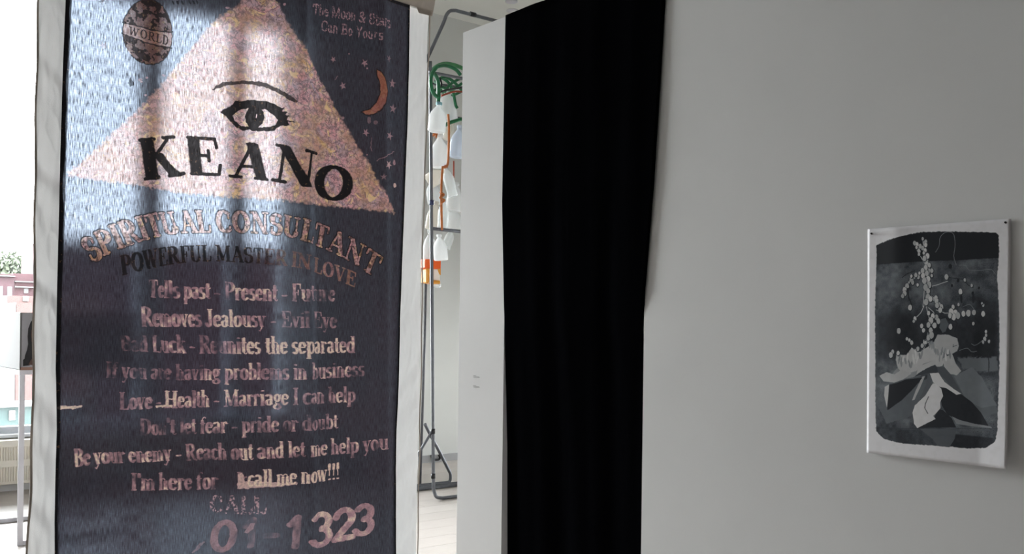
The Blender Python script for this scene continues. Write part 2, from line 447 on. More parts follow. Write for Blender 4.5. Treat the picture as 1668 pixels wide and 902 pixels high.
# --- letter shapes: h = contrast nib, t = thin stroke, s = serif
def arc(cx, cy, rx, ry, a0, a1, n=14):
    return [(cx + rx * math.cos(math.radians(a0 + (a1 - a0) * i / n)), cy + ry * math.sin(math.radians(a0 + (a1 - a0) * i / n))) for i in range(n + 1)]
def S(x, y, w=.13): return ('s', [(x - w, y), (x + w, y)])
def h(*p): return ('h', list(p))
def t(*p): return ('t', list(p))
def ha(*a): return ('h', arc(*a))
XH = .66
G = {
 'A': (.80, [t((.13, 0), (.40, 1)), h((.40, 1), (.67, 0)), t((.22, .33), (.56, .33)), S(.13, 0, .11), S(.66, 0, .13)]),
 'B': (.68, [h((.18, 0), (.18, 1)), t((.1, 1), (.36, 1)), t((.1, 0), (.38, 0)), t((.2, .52), (.38, .52)), ha(.34, .76, .19, .24, -90, 90), ha(.36, .26, .22, .26, -90, 90)]),
 'C': (.70, [ha(.38, .5, .27, .5, 50, 310), t((.56, .95), (.58, .68)), t((.60, .24), (.56, .12))]),
 'D': (.76, [h((.18, 0), (.18, 1)), t((.08, 1), (.36, 1)), t((.08, 0), (.36, 0)), ha(.34, .5, .30, .5, -90, 90)]),
 'E': (.68, [h((.18, 0), (.18, 1)), t((.08, 1), (.58, 1)), t((.08, 0), (.60, 0)), t((.2, .52), (.44, .52)), t((.44, .38), (.44, .66)), t((.58, 1), (.60, .76)), t((.60, 0), (.64, .26))]),
 'F': (.62, [h((.18, 0), (.18, 1)), t((.08, 1), (.56, 1)), t((.2, .50), (.42, .50)), t((.42, .36), (.42, .64)), t((.56, 1), (.58, .74)), S(.18, 0)]),
 'H': (.82, [h((.18, 0), (.18, 1)), h((.64, 0), (.64, 1)), t((.2, .52), (.64, .52)), S(.18, 0), S(.18, 1), S(.64, 0), S(.64, 1)]),
 'I': (.38, [h((.19, 0), (.19, 1)), S(.19, 0), S(.19, 1)]),
 'J': (.50, [h((.30, 1), (.30, .25)), ha(.18, .2, .12, .2, 0, -180), S(.30, 1)]),
 'K': (.80, [h((.18, 0), (.18, 1)), t((.2, .40), (.60, 1)), h((.34, .60), (.64, 0)), S(.18, 0), S(.18, 1), S(.60, 1, .11), S(.66, 0, .13)]),
 'L': (.64, [h((.18, 0), (.18, 1)), t((.08, 0), (.56, 0)), t((.56, 0), (.60, .28)), S(.18, 1)]),
 'M': (.96, [t((.16, 0), (.16, 1)), h((.18, 1), (.46, .06)), t((.46, .06), (.76, 1)), h((.78, 1), (.78, 0)), S(.16, 0, .1), S(.14, 1, .1), S(.78, 0, .13), S(.82, 1, .1)]),
 'N': (.82, [t((.16, 0), (.16, 1)), h((.16, 1), (.66, 0)), t((.66, 0), (.66, 1)), S(.16, 0, .11), S(.12, 1, .1), S(.66, 1, .11)]),
 'O': (.78, [ha(.39, .5, .28, .5, 0, 360, 28)]),
 'P': (.66, [h((.18, 0), (.18, 1)), t((.08, 1), (.36, 1)), t((.2, .46), (.36, .46)), ha(.35, .73, .21, .27, -90, 90), S(.18, 0)]),
 'R': (.76, [h((.18, 0), (.18, 1)), t((.08, 1), (.36, 1)), t((.2, .50), (.36, .50)), ha(.35, .75, .20, .25, -90, 90), h((.36, .50), (.62, .02)), S(.18, 0), S(.66, 0, .08)]),
 'S': (.58, [ha(.28, .74, .18, .26, 40, 250), ('h', [(.2, .52), (.38, .44)]), ha(.29, .25, .20, .27, 70, -140), t((.45, .92), (.46, .70)), t((.10, .30), (.10, .08))]),
 'T': (.68, [h((.34, 0), (.34, 1)), t((.06, 1), (.62, 1)), t((.06, 1), (.05, .74)), t((.62, 1), (.63, .74)), S(.34, 0)]),
 'U': (.80, [h((.18, 1), (.18, .3)), ha(.40, .28, .22, .28, 180, 360), t((.62, .3), (.62, 1)), S(.18, 1), S(.62, 1, .1)]),
 'V': (.76, [h((.14, 1), (.40, 0)), t((.40, 0), (.62, 1)), S(.14, 1), S(.62, 1, .1)]),
 'W': (1.0, [h((.12, 1), (.32, 0)), t((.32, 0), (.50, .9)), h((.48, 1), (.68, 0)), t((.68, 0), (.88, 1)), S(.12, 1), S(.88, 1, .1)]),
 'Y': (.76, [h((.14, 1), (.38, .45)), t((.38, .45), (.62, 1)), h((.38, .45), (.38, 0)), S(.14, 1), S(.62, 1, .1), S(.38, 0)]),
 'a': (.50, [ha(.22, XH - .17, .14, .17, 150, 0), h((.35, XH - .17), (.35, .05)), ha(.22, .18, .14, .18, 60, 330), t((.35, .04), (.46, .06))]),
 'b': (.54, [h((.13, 0), (.13, 1)), ha(.28, .33, .17, .33, -130, 130), S(.08, 1, .06)]),
 'c': (.44, [ha(.24, .33, .16, .33, 50, 310)]),
 'd': (.54, [h((.39, 0), (.39, 1)), ha(.24, .33, .17, .33, 50, 310), S(.34, 1, .06), S(.45, 0, .05)]),
 'e': (.46, [ha(.23, .33, .16, .33, 20, 320), t((.1, .36), (.39, .36)), t((.39, .36), (.38, .44))]),
 'f': (.36, [h((.15, 0), (.15, .8)), ('t', arc(.27, .8, .12, .19, 180, 50)), t((.02, XH - .03), (.3, XH - .03)), S(.15, 0, .1)]),
 'g': (.50, [ha(.23, .44, .14, .22, 0, 360, 20), t((.34, .6), (.48, .64)), t((.16, .22), (.12, .1), (.36, .04)), ha(.24, -.12, .17, .14, 0, 360, 20)]),
 'h': (.56, [h((.13, 0), (.13, 1)), ('t', arc(.26, XH - .16, .14, .16, 150, 30)), h((.41, XH - .16), (.41, 0)), S(.13, 0, .09), S(.42, 0, .09), S(.08, 1, .06)]),
 'i': (.28, [h((.14, 0), (.14, XH)), S(.14, 0, .1), S(.09, XH, .06), h((.14, .88), (.14, .90))]),
 'j': (.28, [h((.14, -.1), (.14, XH)), h((.14, .88), (.14, .90))]),
 'k': (.56, [h((.13, 0), (.13, 1)), t((.15, .26), (.42, XH)), h((.25, .40), (.45, 0)), S(.13, 0, .09), S(.45, 0, .1), S(.42, XH, .08), S(.08, 1, .06)]),
 'l': (.28, [h((.14, 0), (.14, 1)), S(.14, 0, .1), S(.09, 1, .06)]),
 'm': (.82, [h((.13, 0), (.13, XH)), ('t', arc(.25, XH - .16, .13, .16, 150, 30)), h((.40, XH - .16), (.40, 0)), ('t', arc(.53, XH - .16, .13, .16, 150, 30)), h((.67, XH - .16), (.67, 0)), S(.13, 0, .09), S(.40, 0, .09), S(.68, 0, .09), S(.08, XH, .05)]),
 'n': (.56, [h((.13, 0), (.13, XH)), ('t', arc(.26, XH - .16, .14, .16, 150, 30)), h((.41, XH - .16), (.41, 0)), S(.13, 0, .09), S(.42, 0, .09), S(.08, XH, .05)]),
 'o': (.50, [ha(.25, .33, .17, .33, 0, 360, 24)]),
 'p': (.54, [h((.13, -.3), (.13, XH)), ha(.28, .33, .17, .33, -130, 130), S(.13, -.3, .1), S(.08, XH, .05)]),
 'r': (.42, [h((.13, 0), (.13, XH)), ('t', arc(.27, XH - .16, .13, .16, 160, 60)), h((.35, XH - .08), (.35, XH - .09)), S(.14, 0, .1), S(.08, XH, .05)]),
 's': (.40, [ha(.19, .49, .11, .16, 40, 250), ('h', [(.14, .36), (.26, .30)]), ha(.19, .17, .13, .18, 70, -140)]),
 't': (.34, [h((.15, .1), (.15, .88)), ('t', arc(.25, .12, .1, .12, 180, 320)), t((.02, XH - .03), (.3, XH - .03))]),
 'u': (.56, [h((.13, XH), (.13, .16)), ('t', arc(.27, .16, .14, .16, 180, 330)), h((.41, XH), (.41, 0)), S(.08, XH, .05), S(.36, XH, .05), S(.47, 0, .05)]),
 'v': (.50, [h((.09, XH), (.25, 0)), t((.25, 0), (.40, XH)), S(.09, XH, .09), S(.40, XH, .07)]),
 'w': (.74, [h((.09, XH), (.23, 0)), t((.23, 0), (.36, .6)), h((.36, XH), (.50, 0)), t((.50, 0), (.64, XH)), S(.09, XH, .09), S(.64, XH, .07)]),
 'y': (.50, [h((.09, XH), (.26, 0)), t((.40, XH), (.24, -.1), (.14, -.28), (.06, -.24)), S(.09, XH, .09), S(.40, XH, .07)]),
 '-': (.36, [h((.08, .30), (.26, .30)), h((.08, .32), (.26, .32))]),
 "'": (.20, [h((.1, 1), (.1, .76))]),
 '!': (.30, [h((.15, .98), (.15, .62)), t((.15, .62), (.15, .28)), h((.15, .03), (.15, .07))]),
 '&': (.80, [ha(.32, .76, .14, .22, 0, 360), h((.22, .64), (.62, 0)), ha(.27, .26, .18, .26, 120, 320), t((.42, .06), (.62, .5))]),
 ' ': (.26, []),
 '0': (.62, [ha(.31, .5, .20, .5, 0, 360, 24)]),
 '1': (.50, [h((.27, 0), (.27, 1)), h((.10, .76), (.26, .98))]),
 '2': (.62, [ha(.30, .70, .20, .28, 165, -35), h((.46, .54), (.12, .06)), h((.12, .06), (.54, .06))]),
 '3': (.62, [ha(.28, .75, .19, .25, 150, -80), ha(.28, .27, .22, .27, 80, -150)]),
}
def glyph(cv, ch, c, O, R, U, th=.085, tn=.030, val=1.0, rag=1.5, serif=True, xf=None):
    """draw one letter in the frame origin O, right R (one cap height long), up U, all in canvas pixels"""
    O, R, U = map(np.asarray, (O, R, U)); hgt = float(np.hypot(*U))
    for kind, pts in G[c][1]:
        if kind == 's' and not serif: continue
        P = [O + R * x + U * y for x, y in pts]
        nx = th * hgt if kind == 'h' else tn * hgt * 1.05
        ny = tn * hgt
        cv.stroke(ch, P, max(nx, .8), max(ny, .8), val, rag)

# ------------------------------------------------------------------ the banner
BY = 2.7
def bp(px, py): v = onY(px, py, BY); return (v.x, v.z)
LE = [(-60, 66), (0, 62), (150, 58), (300, 56), (450, 55), (600, 53), (700, 51), (800, 48), (902, 42), (1100, 36), (1600, 24)]
LD = [(-60, 109), (0, 107.5), (100, 103), (250, 98), (340, 96), (450, 93), (600, 90), (640, 91), (700, 92), (780, 90), (850, 88), (902, 88), (1100, 86), (1600, 80)]
RD = [(-60, 673), (10, 671), (100, 669.5), (200, 667), (300, 662), (420, 656), (520, 652), (620, 650), (700, 646), (760, 645), (902, 645), (1100, 640), (1600, 630)]
RE = [(-60, 707), (20, 705), (100, 702), (200, 699), (300, 696.5), (400, 693), (500, 692), (600, 690), (700, 687), (800, 685), (902, 683), (1100, 678), (1600, 665)]
ZT, ZB = 2.64, 0.22
def edge(keys):
    zs, xs = [], []
    for y_, x_ in keys:
        X, Z = bp(x_, y_); zs.append(Z); xs.append(X)
    zs, xs = np.array(zs)[::-1], np.array(xs)[::-1]
    return lambda z: float(np.interp(z, zs, xs))
eLE, eLD, eRD, eRE = edge(LE), edge(LD), edge(RD), edge(RE)

cv = Canvas(0.55, 1.86, 0.22, 2.66, 1150)
def bc(px, py):
    X, Z = bp(px, py); return ((X - cv.a0) * cv.ppm, (Z - cv.z0) * cv.ppm)
def bcs(pts): return [bc(*p) for p in pts]
cM, cK, cT, cR = cv.new(), cv.new(), cv.new(), cv.new()
pyr = [(404, -40), (395, 2), (362, 24), (335, 52), (300, 95), (262, 140), (225, 180), (180, 222), (140, 258), (108, 286), (150, 291), (200, 297), (260, 307), (313, 315), (360, 319), (401, 322), (450, 326), (490, 331), (553, 337), (600, 342), (643, 348), (622, 310), (600, 268), (572, 222), (545, 175), (520, 130), (497, 88), (480, 62), (462, 32), (447, 2), (436, -40)]
cv.poly(cM, bcs(pyr), 1.0, rag=11, soft=9)
# faint peach sweeps below the name
for y_, x0, x1 in ((297, 318, 392), (303, 330, 402), (309, 318, 380)):
    cv.stroke(cT, bcs([(x0, y_), ((x0 + x1) / 2, y_ - 2), (x1, y_ + 1)]), 5, 3, .45, 6)
for y_, x0, x1 in ((663, 98, 133), (662, 256, 281)):
    cv.stroke(cT, bcs([(x0, y_), (x1, y_)]), 4, 3.6, 1.0, 4)
cv.stroke(cT, bcs([(93, 664), (112, 664), (122, 664)]), 3, 4.5, 1.0, 4)

def letters(ch, spec, val=1.0, th=.095, tn=.034, rag=1.6, serif=True):
    for c, o, r1, u in spec:      # origin, baseline end, top (photo measurements of each letter)
        O, R1, U = map(np.array, (bc(*o), bc(*r1), bc(*u)))
        glyph(cv, ch, c, O, (R1 - O) / G[c][0], U - O, th, tn, val, rag, serif)
keano = [('K', (233, 292), (302, 282), (224, 229)), ('E', (306, 282), (366, 284), (300, 223)), ('A', (375, 286), (434, 293), (380, 231)),
         ('N', (437, 293), (509, 306), (446, 237)), ('O', (506, 320), (572, 329), (512, 267))]
letters(cK, keano, 1.0, .180, .048, 2.2)
# eyebrow and eye
def z1(p, ox=330, oy=120, s=8.2): return (ox + p[0] / s, oy + p[1] / s)
brow = [(145, 205), (190, 160), (280, 110), (450, 92), (600, 100), (750, 112), (860, 140), (940, 190), (1020, 230), (1150, 310), (1238, 375), (1225, 402), (1150, 380), (1060, 320), (1000, 285), (920, 235), (850, 200), (750, 178), (640, 150), (480, 135), (330, 150), (200, 200), (150, 215)]
cv.poly(cK, [bc(*z1(p)) for p in brow], .92, rag=4)
eye = [(255, 505), (300, 470), (380, 430), (450, 352), (520, 362), (640, 350), (740, 370), (860, 372), (960, 425), (1020, 470), (1065, 452), (1035, 510), (1100, 520), (1070, 560), (1142, 575), (1095, 605), (1090, 625), (1215, 660), (1110, 660), (1135, 705), (1000, 712), (930, 765), (870, 775), (720, 775), (620, 755), (530, 760), (460, 715), (400, 655), (350, 600), (330, 560), (270, 530)]
cv.poly(cK, [bc(*z1(p)) for p in eye], 1.0, rag=4)
white_l = [(412, 562), (480, 492), (540, 474), (608, 466), (580, 510), (562, 570), (575, 640), (612, 712), (520, 695), (440, 628)]
white_r = [(775, 486), (830, 482), (900, 535), (978, 632), (945, 690), (880, 715), (730, 722), (790, 660), (808, 590), (800, 520)]
for q in (white_l, white_r): cv.poly(cK, [bc(*z1(p)) for p in q], 1.0, rag=3, mode='cut')
cv.poly(cT, [bc(*z1(p)) for p in [(698, 596), (702, 555), (712, 540), (714, 562), (706, 598)]], .9, rag=2)
cv.poly(cK, [bc(*z1(p)) for p in [(698, 596), (702, 555), (712, 540), (714, 562), (706, 598)]], .9, rag=2, mode='cut')
# globe
def circ(cx, cy, rx, ry, n=40, rot=0):
    c_, s_ = math.cos(rot), math.sin(rot)
    return [(cx + rx * math.cos(2 * math.pi * i / n) * c_ - ry * math.sin(2 * math.pi * i / n) * s_, cy + rx * math.cos(2 * math.pi * i / n) * s_ + ry * math.sin(2 * math.pi * i / n) * c_) for i in range(n)]
g1 = circ(243, 52, 41, 53, rot=-.12)
cv.poly(cM, bcs(g1), .85, rag=4); cv.poly(cR, bcs(g1), .75, rag=4)
gk = cv.new(); cv.poly(gk, bcs(g1), 1.0, rag=4)
gn = np.clip((vnoise(cv.H, cv.W, 14, 91) * .6 + vnoise(cv.H, cv.W, 5, 92) * .4 - .30) * 4.0, 0.70, .97)
cK = np.maximum(cK, gk * gn)
band = [(201, 36), (222, 42), (245, 50), (270, 52), (285, 50), (284, 74), (262, 74), (235, 67), (213, 58), (201, 52)]
cv.poly(cK, bcs(band), .50, rag=2, mode='cut')
for pl in ([(201, 53), (215, 60), (238, 69), (262, 75), (284, 76)], [(201, 35), (222, 41), (245, 48), (270, 51), (285, 50)]):
    cv.stroke(cK, bcs(pl), 2.2, 2.2, .95, 3)
cv.stroke(cK, bcs(g1 + g1[:1]), 2.0, 2.0, .9, 3)
letters(cK, [('W', (210, 54), (226, 60), (212, 42)), ('O', (228, 60), (240, 64), (229, 47)), ('R', (241, 64), (253, 67), (242, 51)), ('L', (254, 67), (264, 70), (255, 54)), ('D', (265, 70), (277, 72), (266, 56))], .95, .11, .06, 1, True)
cv.poly(cK, bcs([(216, 72), (232, 82), (246, 94), (243, 101), (226, 94), (217, 82)]), .95, rag=3)
cv.poly(cK, bcs([(207, 76), (216, 88), (207, 92), (200, 82)]), 1, mode='cut')
# crescent moon
moon = [(612, 113), (619, 119), (626, 134), (629, 150), (626, 166), (618, 180), (607, 187), (596, 188), (587, 183), (592, 181), (602, 178), (611, 168), (616, 154), (617, 138), (613, 124)]
cv.poly(cM, bcs(moon), 1, rag=3); cv.poly(cR, bcs(moon), 1, rag=3); cv.poly(cK, bcs(moon), .40, rag=3); cv.stroke(cK, bcs(moon + moon[:1]), 2.2, 2.2, .85, 3)
def star(x_, y_, r_, v_=.75, a0=.3):
    pts = []
    for k in range(10):
        rr = r_ if k % 2 == 0 else r_ * .38
        a_ = a0 + k * math.pi / 5
        pts.append((x_ + rr * .85 * math.sin(a_), y_ - rr * math.cos(a_)))
    cv.poly(cT, bcs(pts), v_, rag=4)
for (x_, y_, r_, v_) in ((542, 97, 6, .6), (593, 103, 7, .65), (632, 96, 6, .3), (558, 140, 7, .6), (639, 136, 8, .5), (640, 177, 8, .5), (595, 216, 7, .6), (633, 222, 8, .6), (631, 269, 8, .8), (169, 74, 8, .55), (168, 2, 6, .3), (622, 289, 6, .4)):
    star(x_, y_, r_, v_, random.random())
for (x_, y_, rx, ry, v_) in ((643, 302, 3, 5, .9), (642, 265, 3, 6, .6), (558, 192, 3, 3, .5), (229, 130, 4, 2.5, .7), (240, 127, 3, 2, .7), (268, 122, 4, 2.5, .6), (238, 155, 3, 2, .7), (231, 133, 3, 2, .8), (460, 9, 3, 3, .7), (372, 12, 4, 2.5, .6), (373, 23, 4, 2, .6), (600, 196, 4, 7, .25), (610, 200, 4, 4, .25), (597, 112, 2, 2, .6), (568, 88, 1.5, 1.5, .6), (596, 252, 1.5, 1.5, .6)):
    cv.poly(cT, bcs(circ(x_, y_, rx * .8, ry * .8, 12)), v_, rag=3)
cv.poly(cK, bcs([(214, 124), (220, 138), (213, 142), (210, 135)]), .8, rag=4)
cv.stroke(cT, bcs([(612, 262), (642, 247)]), 1.2, 1.2, .5, 4)
cv.stroke(cT, bcs([(604, 225), (602, 240), (604, 246)]), 1.2, 1.2, .4, 4)
cv.stroke(cT, bcs([(545, 130), (550, 124)]), 1.0, 1.0, .4, 2)
for x_ in (285, 292, 299, 310, 316, 322): cv.stroke(cK, bcs([(x_, 0), (x_ + 2, 4)]), 3, 3, .7, 3)
cv.stroke(cK, bcs([(163, 2), (170, 0)]), 3, 3, .6, 3)

def line_text(ch_list, txt, base, top, th=.085, tn=.03, vals=(1.0,), rag=1.6, serif=True, squeeze=None):
    base = sorted(base); top = sorted(top)
    fb = lambda x_: float(np.interp(x_, [p[0] for p in base], [p[1] for p in base]))
    x0, x1 = base[0][0], base[-1][0]; u0, u1 = top[0][0], top[-1][0]
    ft = lambda f_: (u0 + (u1 - u0) * f_, float(np.interp(u0 + (u1 - u0) * f_, [p[0] for p in top], [p[1] for p in top])))
    tot = sum(G[c][0] for c in txt); acc = 0.0
    for c in txt:
        wd = G[c][0]
        xa, xb = x0 + (x1 - x0) * acc / tot, x0 + (x1 - x0) * (acc + wd) / tot
        f_ = acc / tot
        O = np.array(bc(xa, fb(xa))); R = (np.array(bc(xb, fb(xb))) - O) / wd
        U = np.array(bc(*ft(f_))) - O
        for ch, v_ in zip(ch_list, vals):
            glyph(cv, ch, c, O, R, U, th, tn, v_, rag, serif)
        acc += wd
sb = [(150, 428), (175, 413), (203, 401), (235, 390), (265, 382), (300, 378), (360, 377), (420, 379), (452, 382), (478, 387), (498, 394), (522, 402), (546, 411), (568, 424), (590, 436), (610, 452)]
st = [(131, 394), (165, 374), (197, 362), (225, 354), (255, 348), (290, 344), (350, 343), (400, 345), (452, 350), (480, 354), (505, 361), (528, 368), (555, 379), (575, 390), (600, 404), (624, 422)]
tmpk = cv.new()
line_text([tmpk], 'SPIRITUAL CONSULTANT', sb, st, .120, .046)
tmpo = cv.new(); line_text([tmpo], 'SPIRITUAL CONSULTANT', sb, st, .165, .085)
sh = np.roll(np.roll(tmpk, -3, 1), 3, 0)
cM = np.maximum(cM, tmpk * .95); cR = np.maximum(cR, tmpk * .25)
cK = np.maximum(cK, np.clip(tmpo - tmpk, 0, 1) * .80); cK = np.maximum(cK, tmpk * np.clip((vnoise(cv.H, cv.W, 6, 23) - .5) * 2.5, 0, .75))
cK = np.maximum(cK, np.clip(sh - tmpk * .9, 0, 1) * .9)
pb = [(200, 448), (225, 441), (247, 436), (272, 431), (300, 427), (352, 424), (412, 428), (449, 431), (475, 434), (500, 439), (520, 446), (540, 453), (558, 459), (578, 468)]
pt = [(196, 418), (225, 411), (247, 407), (272, 403), (300, 401), (352, 399), (412, 404), (449, 407), (475, 411), (500, 416), (520, 423), (540, 430), (558, 436), (581, 445)]
tmpp = cv.new()
line_text([tmpp], 'POWERFUL MASTER IN LOVE', pb, pt, .112, .042)
xcol = np.arange(cv.W)[None, :]
xa_, xb_ = bc(400, 430)[0], bc(520, 430)[0]
fr = np.clip((xcol - xa_) / (xb_ - xa_), 0, 1)
ragn = vnoise(cv.H, cv.W, 22, 55)
cK = np.maximum(cK, tmpp * (.92 - .55 * fr)); cM = np.maximum(cM, tmpp * np.clip(.15 + .75 * fr + (ragn - .5) * .6, 0, 1))
cR = np.maximum(cR, tmpp * .3)

lines = [
 ('Tells past - Present - Future', [(242, 483.5), (380, 488), (450, 490), (545, 490)], [(242, 456), (380, 460), (470, 463), (545, 464)], [(242, .35), (300, .45), (345, .6), (372, .2), (385, .75), (440, .8), (460, .4), (482, .7), (498, .25), (545, .3)]),
 ('Removes Jealousy - Evil Eye', [(231, 531), (340, 532), (440, 532), (548, 534)], [(229, 500), (340, 504), (440, 507), (548, 509)], [(231, .55), (330, .6), (400, .85), (418, .7), (440, .25), (548, .28)]),
 ('Bad Luck - Reunites the separated', [(198, 571), (300, 575), (420, 576), (578, 574)], [(196, 547), (300, 546), (420, 548), (578, 548)], [(198, .15), (245, .25), (255, .55), (310, .5), (340, .22), (390, .4), (404, 1.1), (500, 1.1), (540, .8), (578, .6)]),
 ('If you are having problems in business', [(175, 615), (300, 619), (400, 618), (500, 617), (593, 612)], [(175, 590), (300, 594), (400, 592), (500, 591), (593, 588)], [(175, .35), (230, .35), (300, .45), (400, .65), (430, .5), (500, .55), (593, .4)]),
 ('Love - Health - Marriage I can help', [(196, 667), (300, 664), (400, 661), (500, 657), (579, 654)], [(196, 640), (300, 637), (400, 635), (500, 631), (579, 630)], [(196, .45), (255, .5), (262, .75), (350, .65), (380, .75), (470, .8), (485, .55), (579, .5)]),
 ("Don't let fear - pride or doubt", [(228, 709), (310, 707), (380, 705), (460, 702), (551, 697)], [(228, 683), (310, 681), (380, 679), (460, 677), (551, 674)], [(228, .2), (300, .25), (320, .6), (385, .5), (398, .8), (425, .35), (470, .3), (510, .45), (551, .5)]),
 ('Be your enemy - Reach out and let me help you', [(121, 760), (170, 756), (240, 752), (330, 749), (400, 749), (460, 744), (520, 741), (580, 737), (630, 730)], [(119, 732), (170, 730), (240, 727), (330, 723), (400, 722), (460, 719), (520, 716), (580, 712), (630, 706)], [(121, .7), (150, .5), (230, .55), (300, .5), (330, .45), (385, .3), (395, .9), (470, .6), (490, .6), (560, .7), (585, .5), (630, .5)]),
 ("I'm here for", [(214, 799), (280, 798), (358, 797)], [(214, 772), (280, 771), (358, 770)], [(214, .5), (315, .45), (330, .42), (358, .36)]),
 ('call me now!!!', [(404, 793), (450, 790), (500, 785), (554, 780)], [(404, 766), (450, 764), (500, 759), (554, 753)], [(404, 1.1), (554, 1.0)]),
]
er = vnoise(cv.H, cv.W, 26, 71) * .6 + vnoise(cv.H, cv.W, 9, 72) * .4
for txt, b_, t_, k_ in lines:
    tm = cv.new()
    line_text([tm], txt, b_, t_, .100, .034, rag=2.4)
    xs = [bc(a, b_[0][1])[0] for a, _ in k_]
    stg = np.interp(np.arange(cv.W), xs, [v for _, v in k_])[None, :]
    stg = np.clip(stg * 1.2 + (er - .5) * 1.5 * (stg < .95), 0.04, 1)
    cT = np.maximum(cT, tm * stg)
smear = [(388, 797), (389, 772), (396, 770), (400, 785), (430, 784), (455, 786), (482, 784), (480, 788), (440, 793), (410, 796)]
cv.poly(cT, bcs(smear), .85, rag=5)
letters(cT, [('k', (390, 794), (405, 793), (388, 770))], .5, .09, .04)
tc_ = cv.new()
line_text([tc_], 'CALL', [(344, 835), (390, 837), (433, 835)], [(344, 808), (390, 810), (433, 807)], .12, .06, rag=3, serif=False)
cT = np.maximum(cT, tc_ * np.clip((vnoise(cv.H, cv.W, 4, 13) - .35) * 1.9, 0, .8))
dg = [('0', (340, 899), (388, 895), (345, 853), .42), ('1', (392, 892), (424, 888), (396, 848), .18), ('-', (425, 886), (456, 884), (426, 842), .08), ('1', (460, 890), (492, 888), (464, 842), .33),
      ('3', (497, 888), (543, 884), (500, 838), .78), ('2', (537, 884), (578, 876), (541, 833), .74), ('3', (573, 872), (610, 866), (576, 826), .66)]
for c, o, r1, u, v_ in dg:
    tm = cv.new(); letters(tm, [(c, o, r1, u)], 1.0, .145, .09, 2.4)
    cT = np.maximum(cT, tm * np.clip(v_ + (vnoise(cv.H, cv.W, 16, 17) - .5) * .5, .03, 1))
cv.stroke(cT, bcs([(316, 900), (332, 885)]), 6, 3, .22, 6)
cv.poly(cT, bcs([(398, 868), (410, 852), (417, 852), (414, 862), (404, 869)]), .5, rag=3)
tmn = cv.new()
line_text([tmn], 'The Moon & Stars', [(507, 23), (560, 31), (600, 38), (636, 46)], [(508, 7), (560, 14), (600, 21), (637, 29)], .07, .07, rag=2, serif=False)
line_text([tmn], 'Can Be Yours', [(521, 50), (570, 58), (621, 66)], [(522, 34), (570, 42), (622, 50)], .07, .07, rag=2, serif=False)
cT = np.maximum(cT, tmn * np.clip((vnoise(cv.H, cv.W, 4, 33) - .22) * 1.4, 0, .75))
# opaque dark seams along the sides and the top of the panel
zrow = (np.arange(cv.H) + .5) / cv.ppm + cv.z0
ld = np.array([eLD(z) for z in zrow]); rd = np.array([eRD(z) for z in zrow])
xs = (np.arange(cv.W) + .5) / cv.ppm + cv.a0
wl_ = np.interp(zrow, [0.22, 1.2, 1.9, 2.66], [.006, .009, .016, .017])
cK = np.maximum(cK, (np.clip((ld[:, None] + wl_[:, None] - xs[None, :]) / .002, 0, 1) * .92).astype(np.float32))
cK = np.maximum(cK, (np.clip((xs[None, :] - rd[:, None] + .007) / .002, 0, 1) * .92).astype(np.float32))
cK = np.maximum(cK, (np.clip((zrow[:, None] - (ZT - .012)) / .003, 0, 1) * .9 * np.ones((1, cv.W))).astype(np.float32))
IMG_BANNER = cv.image('banner_print', (cM, cK, cT, cR))

